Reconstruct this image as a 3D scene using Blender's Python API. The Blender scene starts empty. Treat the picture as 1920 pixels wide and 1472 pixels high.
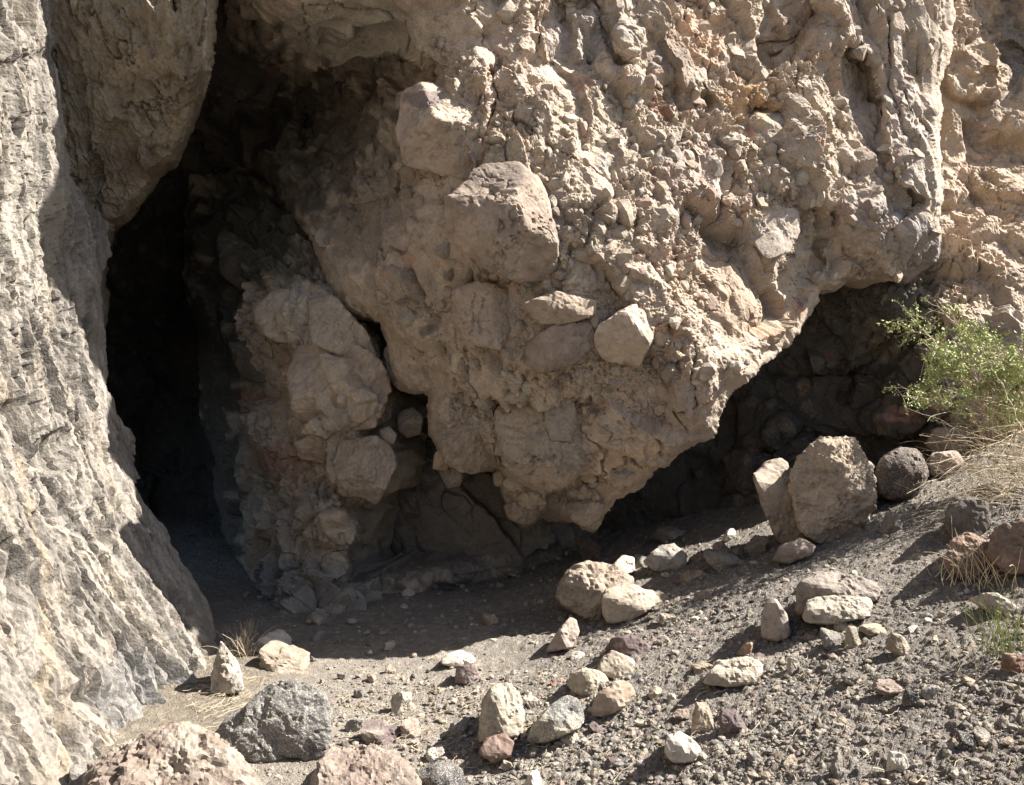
import bpy, bmesh, math, random
import numpy as np
from mathutils import Vector

# ------------------------------------------------------------------ camera, sky, sun
sc = bpy.context.scene
COL = sc.collection
F = 1450.0; CX, CY = 960.0, 736.0; EYE = 1.6
cam_d = bpy.data.cameras.new('camera'); cam = bpy.data.objects.new('camera', cam_d); COL.objects.link(cam)
cam.location = (0, 0, EYE); cam.rotation_euler = (math.pi/2, 0, 0)
cam_d.sensor_width = 36; cam_d.lens = 36*F/1920; cam_d.clip_start = .05; cam_d.clip_end = 500
sc.camera = cam
SUN = Vector((.70, -.01, .71)).normalized()
w = bpy.data.worlds.new('World'); sc.world = w; w.use_nodes = True
nt = w.node_tree; bg = nt.nodes['Background']; sky = nt.nodes.new('ShaderNodeTexSky')
sky.sky_type = 'NISHITA'; sky.sun_disc = False
el = math.asin(SUN.z); az = math.atan2(SUN.x, SUN.y)
sky.sun_elevation = el; sky.sun_rotation = az; sky.dust_density = 2.0
nt.links.new(sky.outputs[0], bg.inputs[0]); bg.inputs[1].default_value = .05
sl = bpy.data.lights.new('sun', 'SUN'); sl.energy = 5.0; sl.angle = math.radians(.5); sl.color = (1, .96, .895)
so = bpy.data.objects.new('sun', sl); COL.objects.link(so); so.rotation_euler = SUN.to_track_quat('Z', 'Y').to_euler()
so.location = (8, -2, 10)
sc.view_settings.view_transform = 'Standard'; sc.view_settings.look = 'None'
sc.view_settings.exposure = 1.85; sc.view_settings.gamma = 1
sc.cycles.max_bounces = 8; sc.cycles.diffuse_bounces = 6

# ------------------------------------------------------------------ numpy noise
def _hash(ix, iy, iz, s):
    h = (ix.astype(np.int64)*374761393 + iy.astype(np.int64)*668265263 + iz.astype(np.int64)*1274126177 + s*362437) & 0xffffffff
    h = ((h ^ (h >> 13))*1274126177) & 0xffffffff
    h = ((h ^ (h >> 16))*2246822519) & 0xffffffff
    return (h ^ (h >> 15)) & 0xffffffff
def rnd(ix, iy, iz, s): return _hash(ix, iy, iz, s).astype(np.float64)/4294967295.0
def vnoise(p, s=0):
    """gradient noise, about -1..1"""
    i = np.floor(p); f = p - i; i = i.astype(np.int64)
    u = f*f*f*(f*(f*6-15)+10)
    out = 0
    for dx in (0, 1):
        wx = u[:, 0] if dx else 1-u[:, 0]
        for dy in (0, 1):
            wy = u[:, 1] if dy else 1-u[:, 1]
            for dz in (0, 1):
                wz = u[:, 2] if dz else 1-u[:, 2]
                h = _hash(i[:, 0]+dx, i[:, 1]+dy, i[:, 2]+dz, s)
                gx = (h & 1023)/511.5-1; gy = ((h >> 10) & 1023)/511.5-1; gz = ((h >> 20) & 1023)/511.5-1
                out = out + wx*wy*wz*(gx*(f[:, 0]-dx)+gy*(f[:, 1]-dy)+gz*(f[:, 2]-dz))
    return out*1.5
def fbm(p, o=4, s=0, g=.5, l=2.07):
    a = 1; t = 0; r = 0
    for k in range(o):
        r = r + a*vnoise(p*(l**k)+k*17.3, s+k); t += a; a *= g
    return r/t
def ridged(p, o=4, s=0, g=.5):
    a = 1; t = 0; r = 0
    for k in range(o):
        r = r + a*(1-2*np.abs(vnoise(p*(2.1**k)+k*9.1, s+k))); t += a; a *= g
    return r/t
def worley(p, s=0):
    """F1, F2, cell random numbers (3), offset to the cell's point"""
    i = np.floor(p).astype(np.int64); n = len(p)
    f1 = np.full(n, 9.); f2 = np.full(n, 9.); ci = np.zeros((n, 3), np.int64); off = np.zeros((n, 3))
    for dx in (-1, 0, 1):
        for dy in (-1, 0, 1):
            for dz in (-1, 0, 1):
                a, b, c = i[:, 0]+dx, i[:, 1]+dy, i[:, 2]+dz
                h = _hash(a, b, c, s)
                q = np.stack([a+(h & 1023)/1023., b+((h >> 10) & 1023)/1023., c+((h >> 20) & 1023)/1023.], 1)
                v = p-q; d = np.sqrt((v*v).sum(1))
                m = d < f1
                f2 = np.where(m, f1, np.minimum(f2, d)); f1 = np.where(m, d, f1)
                ci[m] = np.stack([a, b, c], 1)[m]; off[m] = v[m]
    r = [rnd(ci[:, 0], ci[:, 1], ci[:, 2], s+k+51) for k in range(3)]
    return f1, f2, r, off
def facet(p, s=0, tilt=.9, soft=.10):
    """broken planes: each cell is a tilted flat; neighbours blend over a short ramp"""
    i = np.floor(p).astype(np.int64); n = len(p)
    f1 = np.full(n, 9.); f2 = np.full(n, 9.); v1 = np.zeros(n); v2 = np.zeros(n); r1 = np.zeros(n); r2 = np.zeros(n)
    for dx in (-1, 0, 1):
        for dy in (-1, 0, 1):
            for dz in (-1, 0, 1):
                h = _hash(i[:, 0]+dx, i[:, 1]+dy, i[:, 2]+dz, s)
                ox = p[:, 0]-i[:, 0]-dx-(h & 1023)/1023.; oy = p[:, 1]-i[:, 1]-dy-((h >> 10) & 1023)/1023.; oz = p[:, 2]-i[:, 2]-dz-((h >> 20) & 1023)/1023.
                d = np.sqrt(ox*ox+oy*oy+oz*oz)
                ra = ((h >> 3) & 255)/255.; rb = ((h >> 13) & 255)/255.; rc = ((h >> 23) & 255)/255.
                v = (ra-.5)*.8+tilt*2*((ra-.5)*ox+(rb-.5)*oy+(rc-.5)*oz)
                m = d < f1; m2 = (~m) & (d < f2)
                f2 = np.where(m, f1, np.where(m2, d, f2)); v2 = np.where(m, v1, np.where(m2, v, v2))
                f1 = np.where(m, d, f1); v1 = np.where(m, v, v1); r1 = np.where(m, ra, r1); r2 = np.where(m, rb, r2)
    w = .5+.5*np.clip((f2-f1)/soft, 0, 1)
    return v1*w+v2*(1-w), f2-f1, (r1, r2, r1)
def pebbles(p, s=0, dens=.5):
    f1, f2, r, o = worley(p, s)
    rad = .3+.35*r[1]
    b = np.clip(1-(f1/rad)**2, 0, 1)
    on = r[0] < dens
    return np.where(on, np.sqrt(b), 0), np.where(r[0] > .86, b, 0), on & (b > 0), r
def sm(a, b, x):
    t = np.clip((x-a)/(b-a), 0, 1); return t*t*(3-2*t)

# ------------------------------------------------------------------ pixel helpers (photo pixels -> rays of the survey camera)
def world(px, py, d):
    px, py, d = np.asarray(px, float), np.asarray(py, float), np.asarray(d, float)
    return np.stack([(px-CX)/F*d, d+0*px, EYE-(py-CY)/F*d], -1)
def rbf(ctrl, px, py, c=70.):
    C = np.array(ctrl, float); n = len(C)
    D = np.sqrt((C[:, None, 0]-C[None, :, 0])**2+(C[:, None, 1]-C[None, :, 1])**2+c*c)
    A = np.zeros((n+1, n+1)); A[:n, :n] = D+np.eye(n)*(-3.); A[:n, n] = 1; A[n, :n] = 1
    wv = np.linalg.solve(A, np.append(C[:, 2], 0))
    out = np.full(px.shape, wv[n])
    for k in range(n): out = out+wv[k]*np.sqrt((px-C[k, 0])**2+(py-C[k, 1])**2+c*c)
    return out
def polydist(line, px, py, closed=False):
    L = np.array(line, float); best = np.full(px.shape, 1e9); sg = np.ones(px.shape); tt = np.zeros(px.shape)
    m = len(L) if closed else len(L)-1
    for k in range(m):
        a = L[k]; b = L[(k+1) % len(L)]; e = b-a; l2 = (e*e).sum()
        t = np.clip(((px-a[0])*e[0]+(py-a[1])*e[1])/l2, 0, 1)
        dx = px-a[0]-t*e[0]; dy = py-a[1]-t*e[1]; d = np.sqrt(dx*dx+dy*dy)
        cr = e[0]*(py-a[1])-e[1]*(px-a[0])
        mk = d < best
        best = np.where(mk, d, best); sg = np.where(mk, np.sign(cr), sg); tt = np.where(mk, (k+t)/m, tt)
    return best, sg, tt
def inside(poly, px, py):
    P = np.array(poly, float); r = np.zeros(px.shape, bool); j = len(P)-1
    for i in range(len(P)):
        xi, yi = P[i]; xj, yj = P[j]
        c = ((yi > py) != (yj > py)) & (px < (xj-xi)*(py-yi)/((yj-yi) or 1e-9)+xi)
        r ^= c; j = i
    return r

# ------------------------------------------------------------------ mesh helpers
def link(name, verts, faces, mat, parent=None, cols=None, smooth=False):
    me = bpy.data.meshes.new(name)
    V = np.asarray(verts, np.float32); me.vertices.add(len(V)); me.vertices.foreach_set('co', V.ravel())
    if isinstance(faces, np.ndarray):
        nf, k = faces.shape
        me.loops.add(nf*k); me.loops.foreach_set('vertex_index', faces.astype(np.int32).ravel())
        me.polygons.add(nf); me.polygons.foreach_set('loop_start', np.arange(nf, dtype=np.int32)*k)
        me.polygons.foreach_set('loop_total', np.full(nf, k, np.int32))
    else:
        lens = np.array([len(f) for f in faces], np.int32)
        fl = np.concatenate([np.asarray(f, np.int32) for f in faces])
        me.loops.add(len(fl)); me.loops.foreach_set('vertex_index', fl)
        me.polygons.add(len(lens)); me.polygons.foreach_set('loop_start', np.concatenate([[0], np.cumsum(lens)[:-1]]).astype(np.int32))
        me.polygons.foreach_set('loop_total', lens)
    me.update(calc_edges=True); me.validate()
    if cols is not None:
        ca = me.color_attributes.new('tint', 'FLOAT_COLOR', 'POINT')
        c4 = np.ones((len(V), 4), np.float32); c4[:, :3] = np.clip(cols, 0, 1); ca.data.foreach_set('color', c4.ravel())
    me.polygons.foreach_set('use_smooth', np.full(len(me.polygons), smooth))
    me.materials.append(mat)
    o = bpy.data.objects.new(name, me); COL.objects.link(o)
    if parent: o.parent = parent
    return o
def tag(o, label=None, cat=None, group=None, kind=None):
    if label: o['label'] = label
    if cat: o['category'] = cat
    if group: o['group'] = group
    if kind: o['kind'] = kind
    return o
def rock_mat(name, bump=.5, sc1=60, var=.35, rough=.95, speck=0.0, dist=.012):
    m = bpy.data.materials.new(name); m.use_nodes = True; t = m.node_tree; N = t.nodes; b = N['Principled BSDF']
    b.inputs['Roughness'].default_value = rough; b.inputs['Specular IOR Level'].default_value = .18
    tc = N.new('ShaderNodeTexCoord')
    at = N.new('ShaderNodeAttribute'); at.attribute_name = 'tint'
    n1 = N.new('ShaderNodeTexNoise'); n1.inputs['Scale'].default_value = sc1; n1.inputs['Detail'].default_value = 6; n1.inputs['Roughness'].default_value = .7
    n2 = N.new('ShaderNodeTexNoise'); n2.inputs['Scale'].default_value = sc1/6; n2.inputs['Detail'].default_value = 5
    for n in (n1, n2): t.links.new(tc.outputs['Object'], n.inputs['Vector'])
    def rng(src, lo, hi, a=.3, c=.7):
        r = N.new('ShaderNodeMapRange'); r.inputs[1].default_value = a; r.inputs[2].default_value = c
        r.inputs[3].default_value = lo; r.inputs[4].default_value = hi; t.links.new(src, r.inputs[0]); return r.outputs[0]
    f = N.new('ShaderNodeMath'); f.operation = 'MULTIPLY'
    t.links.new(rng(n1.outputs[0], 1-var, 1+var), f.inputs[0]); t.links.new(rng(n2.outputs[0], 1-var*.6, 1+var*.6), f.inputs[1])
    mul = N.new('ShaderNodeVectorMath'); mul.operation = 'SCALE'
    t.links.new(at.outputs['Color'], mul.inputs[0]); t.links.new(f.outputs[0], mul.inputs['Scale'])
    outc = mul.outputs[0]
    if speck:
        v = N.new('ShaderNodeTexVoronoi'); v.inputs['Scale'].default_value = sc1*2.2; t.links.new(tc.outputs['Object'], v.inputs['Vector'])
        sp = N.new('ShaderNodeMix'); sp.data_type = 'RGBA'; sp.inputs[7].default_value = (.62, .58, .5, 1)
        t.links.new(rng(v.outputs['Distance'], speck, 0, .12, .34), sp.inputs[0]); t.links.new(outc, sp.inputs[6]); outc = sp.outputs[2]
    t.links.new(outc, b.inputs['Base Color'])
    vb = N.new('ShaderNodeTexVoronoi'); vb.inputs['Scale'].default_value = sc1*1.1; t.links.new(tc.outputs['Object'], vb.inputs['Vector'])
    ad = N.new('ShaderNodeMath'); ad.operation = 'ADD'
    t.links.new(n1.outputs[0], ad.inputs[0]); t.links.new(rng(vb.outputs['Distance'], .35, 0, 0, .8), ad.inputs[1])
    bp = N.new('ShaderNodeBump'); bp.inputs['Strength'].default_value = bump; bp.inputs['Distance'].default_value = dist
    t.links.new(ad.outputs[0], bp.inputs['Height']); t.links.new(bp.outputs[0], b.inputs['Normal'])
    return m
M_CONG = rock_mat('conglomerate_rock', .55, 70, .25)
M_SLAB = rock_mat('bedded_grey_rock', .5, 60, .25)
M_CAVE = rock_mat('cave_rock', .5, 50, .25)
M_SMOOTH = rock_mat('smooth_boulder_rock', .35, 45, .16)
M_ROCK = rock_mat('loose_rock', .5, 80, .28)
M_SPECK = rock_mat('speckled_rock', .6, 70, .4, speck=.75)
M_GROUND = rock_mat('gravelly_earth', .9, 110, .35, dist=.015)
M_GRAVEL = rock_mat('gravel_stone', .4, 120, .2)
def plain(name, col, rough=.8, var=.25, trans=0):
    m = bpy.data.materials.new(name); m.use_nodes = True; t = m.node_tree; b = t.nodes['Principled BSDF']
    b.inputs['Roughness'].default_value = rough; b.inputs['Specular IOR Level'].default_value = .3
    tc = t.nodes.new('ShaderNodeTexCoord'); n = t.nodes.new('ShaderNodeTexNoise'); n.inputs['Scale'].default_value = 25
    t.links.new(tc.outputs['Object'], n.inputs['Vector'])
    r = t.nodes.new('ShaderNodeValToRGB'); r.color_ramp.elements[0].position = .3; r.color_ramp.elements[1].position = .7
    r.color_ramp.elements[0].color = (*[c*(1-var) for c in col], 1); r.color_ramp.elements[1].color = (*[min(1, c*(1+var)) for c in col], 1)
    t.links.new(n.outputs[0], r.inputs[0]); t.links.new(r.outputs[0], b.inputs['Base Color'])
    return m
M_STRAW = plain('dry_straw', (.48, .40, .275)); M_TWIG = plain('dry_twig', (.36, .29, .21))
M_LEAF = plain('small_green_leaf', (.30, .34, .13), .6, .5)

C = {k: np.array(v) for k, v in dict(tan=(.36, .285, .2), grey=(.24, .222, .195), pink=(.34, .25, .2), orange=(.38, .235, .14),
     purple=(.16, .115, .115), dark=(.075, .072, .075), pale=(.43, .375, .295), white=(.55, .505, .43), yellow=(.38, .31, .20),
     red=(.22, .10, .065), brown=(.2, .14, .1), bluegrey=(.2, .21, .215), mid=(.30, .26, .21)).items()}

STR = 1; FRONT = {}
# ------------------------------------------------------------------ sculpted rock masses
def sheet(name, outline, ctrl, stepxy, feats, dispf, colf, skirt, mat, rim=(45, .22), warp=1., K=10, edge_noise=1.):
    O = np.array(outline, float)
    xs = np.arange(O[:, 0].min()-10, O[:, 0].max()+10, stepxy); ys = np.arange(O[:, 1].min()-10, O[:, 1].max()+10, stepxy)
    # coarser rows and columns well outside the frame
    def thin(a, lo, hi): return np.array([v for k, v in enumerate(a) if (lo < v < hi) or k % 6 == 0])
    xs = thin(xs, -80, 2000); ys = thin(ys, -80, 1550)
    X, Y = np.meshgrid(xs, ys); sh = X.shape; px, py = X.ravel(), Y.ravel()
    q = np.stack([px, py, 0*px], 1)
    wx = (fbm(q/60., 4, 3)*14+fbm(q/14., 2, 5)*4)*edge_noise; wy = (fbm(q/60., 4, 8)*14+fbm(q/14., 2, 11)*4)*edge_noise
    ins = inside(outline, px+wx, py+wy)
    px0 = px; d = rbf(ctrl, px, py)
    ed, _, _ = polydist(outline, px+wx, py+wy, True)
    s = np.clip(1-ed/rim[0], 0, 1); s = np.where(ins, s, 1)
    d = d+rim[1]*s**2.6
    fx, fy = px+wx*.8*warp, py+wy*.8*warp
    for ft in feats:
        if ft[0] == 'step':          # ('step', line, amount, falloff): the right-hand side (walking the line) falls back
            dd, sg, t = polydist(ft[1], fx, fy); env = sm(0, .12, t)*sm(1, .88, t)
            if len(ft) > 4: env = np.ones_like(t)
            d = d+ft[2]*sm(-14, 16, dd*sg)*np.exp(-np.maximum(dd*sg, 0)/ft[3])*env
        elif ft[0] == 'groove':      # ('groove', line, depth, width)
            dd, sg, t = polydist(ft[1], fx, fy); d = d+ft[2]*np.clip(1-dd/ft[3], 0, 1)**1.3*sm(0, .1, t)*sm(1, .9, t)
        elif ft[0] == 'ridge':
            dd, sg, t = polydist(ft[1], fx, fy); d = d-ft[2]*np.clip(1-dd/ft[3], 0, 1)**1.2*sm(0, .1, t)*sm(1, .9, t)
        elif ft[0] == 'lump':        # ('lump', px, py, rx, ry, amount)
            r2 = ((fx-ft[1])/ft[3])**2+((fy-ft[2])/ft[4])**2
            d = d-ft[5]*np.sqrt(np.clip(1-r2, 0, 1))*sm(1, .75, r2)
        elif ft[0] == 'pit':
            r2 = ((fx-ft[1])/ft[3])**2+((fy-ft[2])/ft[4])**2
            d = d+ft[5]*np.clip(1-r2, 0, 1)**.5
    P = world(px, py, d); G = P.reshape(*sh, 3)
    # displacement runs along the broad form's normal
    ker = G
    gx = np.gradient(ker, axis=1); gy = np.gradient(ker, axis=0)
    Nn = np.cross(gx.reshape(-1, 3), gy.reshape(-1, 3)); Nn /= np.linalg.norm(Nn, axis=1)[:, None]+1e-9
    Nn = np.where((Nn[:, 1] > 0)[:, None], -Nn, Nn)
    Ng = Nn.reshape(*sh, 3)
    for _ in range(26):
        Ng = np.pad(Ng, ((1, 1), (1, 1), (0, 0)), 'edge'); Ng = (Ng[:-2, 1:-1]+Ng[2:, 1:-1]+Ng[1:-1, :-2]+Ng[1:-1, 2:]+Ng[1:-1, 1:-1])/5
    Nn = Ng.reshape(-1, 3); Nn[:, 1] -= .25; Nn /= np.linalg.norm(Nn, axis=1)[:, None]
    global STR
    st = np.maximum(np.linalg.norm(gx, axis=2)/np.gradient(X, axis=1), np.linalg.norm(gy, axis=2)/np.abs(np.gradient(Y, axis=0)))/(d.reshape(sh)/F)
    STR = 1/(1+(np.maximum(st.ravel()-1.6, 0)/2.)**2)
    STR = STR*(.3+.7*sm(0, 22, ed))
    h, info = dispf(P, px, py); h = h*(.3+.7*sm(0, 36, ed))
    col = colf(P, px, py, h, info)
    P = P+Nn*h[:, None]; FRONT[name] = (px[ins], py[ins], P[ins], Nn[ins], STR[ins], col[ins]); STR = 1
    idx = np.arange(len(px)).reshape(sh)
    q4 = np.stack([idx[:-1, :-1], idx[1:, :-1], idx[1:, 1:], idx[:-1, 1:]], -1).reshape(-1, 4)
    q4 = q4[ins[q4].all(1)]
    # boundary edges
    e = np.concatenate([q4[:, [0, 1]], q4[:, [1, 2]], q4[:, [2, 3]], q4[:, [3, 0]]])
    key = np.sort(e, 1); ku, inv, cnt = np.unique(key[:, 0]*10000000+key[:, 1], return_inverse=True, return_counts=True)
    be = e[cnt[inv] == 1]
    used, remap = np.unique(q4, return_inverse=True); q4 = remap.reshape(-1, 4)
    back = -np.ones(len(px), np.int64); back[used] = np.arange(len(used))
    V = P[used]; cc = col[used]
    bv = np.unique(be); bi = back[bv]; pos = -np.ones(len(px), np.int64); pos[bv] = np.arange(len(bv))
    rings = [bi]; VV = [V]; CC = [cc]; n0 = len(V)
    sk = np.array(skirt, float); base = P[bv]
    cen = None
    ea, eb = pos[be[:, 0]], pos[be[:, 1]]; deg = np.zeros(len(bv)); np.add.at(deg, ea, 1); np.add.at(deg, eb, 1)
    for k in range(1, K+1):
        for _ in range(4*k):
            acc = np.zeros_like(base); np.add.at(acc, ea, base[eb]); np.add.at(acc, eb, base[ea]); base = .5*base+.5*acc/deg[:, None]
        t = (k/K)**1.5; b = base+sk*t
        nz = np.stack([fbm(b*3., 3, 31), fbm(b*3., 3, 37), fbm(b*3., 3, 41)], 1)*.16*min(1, k/3)
        VV.append(b+nz); CC.append(cc[bi]); rings.append(np.arange(len(bv))+n0); n0 += len(bv)
    F4 = [q4]
    a, b_ = pos[be[:, 0]], pos[be[:, 1]]
    for k in range(K):
        r0, r1 = rings[k], rings[k+1]
        F4.append(np.stack([r0[b_], r0[a], r1[a], r1[b_]], 1))
    return link(name, np.concatenate(VV), np.concatenate(F4), mat, cols=np.concatenate(CC))

def mixc(a, b, t): return a+(b-a)*np.clip(t, 0, 1)[:, None]
def blobs(col, px, py, lst):
    q = np.stack([px, py, 0*px], 1); wv = fbm(q/30., 4, 77)*.9
    for (x, y, rx, ry, c, st) in lst:
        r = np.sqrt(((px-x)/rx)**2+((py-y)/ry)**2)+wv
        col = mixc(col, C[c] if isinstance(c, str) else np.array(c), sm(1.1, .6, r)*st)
    return col

def cracks(Q, f, s, w=.018):
    a = np.abs(vnoise(Q*f, s)+.25*vnoise(Q*f*4, s+1)+.1*vnoise(Q*f*11, s+3)); return sm(w*2.2, 0, a)*sm(-.1, .25, vnoise(Q*f*.6+5, s+2))
def disp_cong(P, px, py, rough=None):
    n = len(P)
    wv = np.stack([fbm(P*3, 4, 91), fbm(P*3, 4, 96), fbm(P*3, 4, 101)], 1)
    Q = P+wv*.07; Q2 = P+wv*.04
    r = (np.ones(n) if rough is None else rough)*STR
    sh = np.array([[.85, 0, .5], [0, 1, 0], [.27, 0, -.46]])   # forms stretched down to the right
    Qs = Q@sh.T; Qt = Q2@sh.T
    h = .08*fbm(P*1.1, 3, 1)+.03*ridged(Qs*2.2, 3, 12)
    big, fe, fr = facet(Qs*2.1, 5, 1.2, .06); h += .105*big
    mod = .35+1.*sm(-.15, .3, fbm(P*1.9, 3, 17))
    fb, fe2, fr2 = facet(Qt*4.8, 6, 1.2, .06); h += .056*fb*(.4+.6*r)
    fc, fe3, _ = facet(Q2*12, 16, 1.2, .08); h += .024*fc*(.2+.8*r)*mod
    fd, _, _ = facet(Q2*30, 36, 1.2, .1); h += .0095*fd*r*mod
    p1, pit1, on1, r1 = pebbles(Q2*8.5, 7, .22); h += r*(.016*p1-.042*pit1)
    p2, pit2, on2, r2 = pebbles(Q2*24, 8, .35); h += r*mod*(.008*p2-.018*pit2)
    h += r*mod*(.012*(np.abs(vnoise(P*24, 14))-.2)+.010*(np.abs(vnoise(P*50+2, 15))-.2)+.012*fbm(P*62, 2, 19))
    h += .010*fbm(P*12, 3, 13)*STR
    h -= (.045*cracks(Qs, 1.5, 40, .016)+.018*cracks(Q, 3.6, 44, .025))*(.3+.7*STR)
    return h, (on1, r1, on2, r2, big, fr)
def pebcol(col, on, r, amt):
    pal = np.stack([C['grey'], C['tan'], C['pink'], C['pale'], C['mid'], C['red']*1.3, C['bluegrey'], C['tan']])
    c = pal[(r[2]*7.99).astype(int)]
    return np.where(on[:, None], mixc(col, c, np.full(len(col), amt)), col)

# ---- the main overhanging mass
M_OUT = [(400, -1200), (430, -200), (425, 60), (405, 200), (450, 300), (520, 360), (575, 440), (600, 500), (640, 590), (715, 600), (725, 640), (722, 700),
         (765, 745), (800, 745), (802, 800), (825, 870), (850, 890), (930, 880), (945, 945), (985, 990), (1012, 975), (1060, 988),
         (1112, 996), (1150, 948), (1205, 912), (1262, 862), (1340, 812), (1378, 742), (1440, 682), (1502, 622), (1540, 550),
         (1602, 522), (1700, 530), (1762, 498), (1768, 330), (1765, 160), (1790, 90), (1790, -200), (1850, -1200)]
M_CTRL = [(400, -1200, 8.2), (960, -1200, 8.0), (1800, -1200, 9.), (450, -300, 5.4), (700, -300, 4.9), (960, -300, 5.2), (1300, -300, 5.95), (1750, -300, 6.6),
          (480, 0, 5.5), (600, 20, 5.1), (700, 0, 4.95), (850, 0, 4.98), (960, 0, 5.1), (1200, 0, 5.5), (1450, 0, 5.8), (1700, 0, 6.05), (1780, 0, 6.15),
          (430, 200, 7.2), (520, 160, 6.7), (620, 200, 6.5), (700, 160, 5.95), (740, 250, 5.5), (850, 200, 4.98), (1000, 200, 4.95), (1200, 200, 5.15), (1450, 200, 5.5), (1700, 200, 5.82),
          (520, 350, 6.7), (600, 400, 6.05), (750, 400, 5.3), (900, 400, 4.85), (1030, 450, 4.68), (1200, 400, 4.86), (1330, 400, 5.0), (1500, 400, 5.1), (1740, 400, 5.45),
          (640, 580, 5.65), (750, 560, 5.35), (900, 580, 4.98), (1100, 560, 4.72), (1250, 560, 4.74), (1450, 560, 4.92), (1600, 515, 5.55), (1750, 500, 5.85), (1640, 440, 5.28), (1700, 420, 5.36),
          (750, 720, 5.65), (850, 700, 5.3), (1000, 700, 5.0), (1150, 700, 4.82), (1300, 700, 4.70), (1400, 680, 4.82),
          (830, 870, 5.75), (950, 850, 5.45), (1050, 830, 5.2), (1200, 830, 5.05), (1310, 800, 4.85),
          (1000, 970, 5.8), (1100, 985, 5.75), (1180, 900, 5.3)]
M_FEAT = [('step', [(800, 75), (745, 92), (700, 112), (620, 140), (545, 135), (495, 70), (470, 10)][::-1], -.0, 100),
          ('step', [(470, -20), (500, 80), (545, 135), (620, 140), (700, 112), (745, 92), (790, 110), (850, 150)], .7, 160),
          ('step', [(1370, 250), (1345, 400), (1325, 480), (1318, 560), (1300, 660)][::-1], .22, 120),
          ('step', [(1600, 540), (1562, 440), (1553, 300), (1560, 120)], .14, 60), ('step', [(1600, 60), (1632, 120), (1650, 200), (1655, 300), (1700, 360), (1740, 400)], .34, 80), ('step', [(1580, 380), (1540, 500), (1490, 610), (1400, 710)], .26, 130),
          ('step', [(1570, -60), (1540, 30), (1495, 95), (1430, 125)], .32, 70), ('step', [(1815, -60), (1795, 40), (1760, 75)], .35, 90), ('step', [(1385, 205), (1440, 210), (1490, 230)], .20, 45), ('step', [(1100, -30), (1150, 60), (1178, 140)], .22, 50), ('step', [(1040, -30), (1075, 60), (1085, 130)], .12, 30), ('step', [(1240, 160), (1300, 175), (1330, 150)], .12, 50),
          ('step', [(1090, 175), (1010, 120), (995, 60), (985, -40)], .12, 60),
          ('step', [(945, 300), (925, 200), (925, 120), (880, 60)], .14, 50),
          ('step', [(1440, 130), (1428, 100), (1425, -60)], .12, 70),
          ('groove', [(1370, 140), (1420, 110), (1500, 95), (1530, 40)], .10, 30),
          
          ('groove', [(990, 0), (1000, 110), (1080, 160), (1100, 230), (1090, 300)], .08, 16),
          ('groove', [(915, 120), (930, 180), (915, 250), (900, 330)], .10, 14),
          ('step', [(1630, 320), (1610, 200), (1600, 90)], .12, 40),
          ('groove', [(1660, 30), (1665, 170), (1700, 260)], .07, 12),
          ('groove', [(1680, 150), (1720, 270), (1735, 330)], .06, 12),
          ('ridge', [(1250, 20), (1180, 80), (1120, 150)], .10, 40),
          ('ridge', [(1120, 0), (1080, 70), (1085, 120)], .08, 25),
          ('step', [(1480, 235), (1410, 215), (1395, 260)], .16, 60),
          ('groove', [(1140, 300), (1190, 420), (1170, 520)], .06, 40),
          ('ridge', [(1000, 190), (1080, 330), (1150, 420)], .06, 50),
          ('step', [(640, 590), (720, 612), (790, 640), (860, 660)], .16, 60),
          ('step', [(840, 735), (930, 745), (1050, 748), (1110, 735), (1150, 760)], .16, 60),
          ('lump', 860, 810, 70, 80, .12), ('lump', 990, 960, 40, 40, .1), ('lump', 1090, 960, 55, 45, .12),
          ('groove', [(570, 160), (600, 280), (640, 360)], .1, 30), ('lump', 540, 230, 40, 90, .12), ('lump', 680, 330, 70, 60, .10),
          ('pit', 1235, 215, 28, 24, .06), ('pit', 1560, 470, 30, 24, .05), ('pit', 1290, 300, 20, 26, .05),
          ('groove', [(930, 590), (960, 660), (1000, 720)], .06, 20)]
SMOOTH = [(1430, 560, 105, 120), (1060, 80, 50, 70), (1150, 80, 45, 70), (1470, 55, 70, 60), (640, 50, 170, 90), (720, 480, 110, 110), (1210, 820, 110, 90), (1120, 320, 60, 50), (1440, 240, 50, 40), (1740, 30, 60, 60), (900, 60, 60, 60)]
def smoothness(px, py):
    q = np.stack([px, py, 0*px], 1); wv = fbm(q/45., 3, 171)*.6; m = np.zeros(len(px))
    for (x, y, a, b) in SMOOTH: m = np.maximum(m, sm(1.1, .75, np.sqrt(((px-x)/a)**2+((py-y)/b)**2)+wv))
    return m
def disp_main(P, px, py):
    rough = .55+.45*sm(700, 1000, px)
    rough = np.where((px > 1330) & (px < 1530) & (py > 460), .6, rough)
    rough = rough*(1-.5*sm(160, 60, py)*sm(850, 700, px))
    rough = np.where(px > 1640, .6, rough)*(1-.72*smoothness(px, py))
    h, i = disp_cong(P, px, py, rough)
    m = sm(1545, 1590, px+30*vnoise(P*3, 181))*sm(430, 380, py+60*vnoise(P*2, 182))
    Qv = P*np.array([1, 1, .2])+np.array([.10, 0, 0])*P[:, 2:3]
    fa, fe, _ = facet(Qv*4.5, 183, .9, .2); fb, fe2, _ = facet(Qv*13, 184, .9, .3)
    hv = (.12*fa+.04*fb-.05*cracks(Qv, 4., 185, .03))*(.25+.75*STR)+.25*h
    return h*(1-m)+hv*m, i
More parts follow.
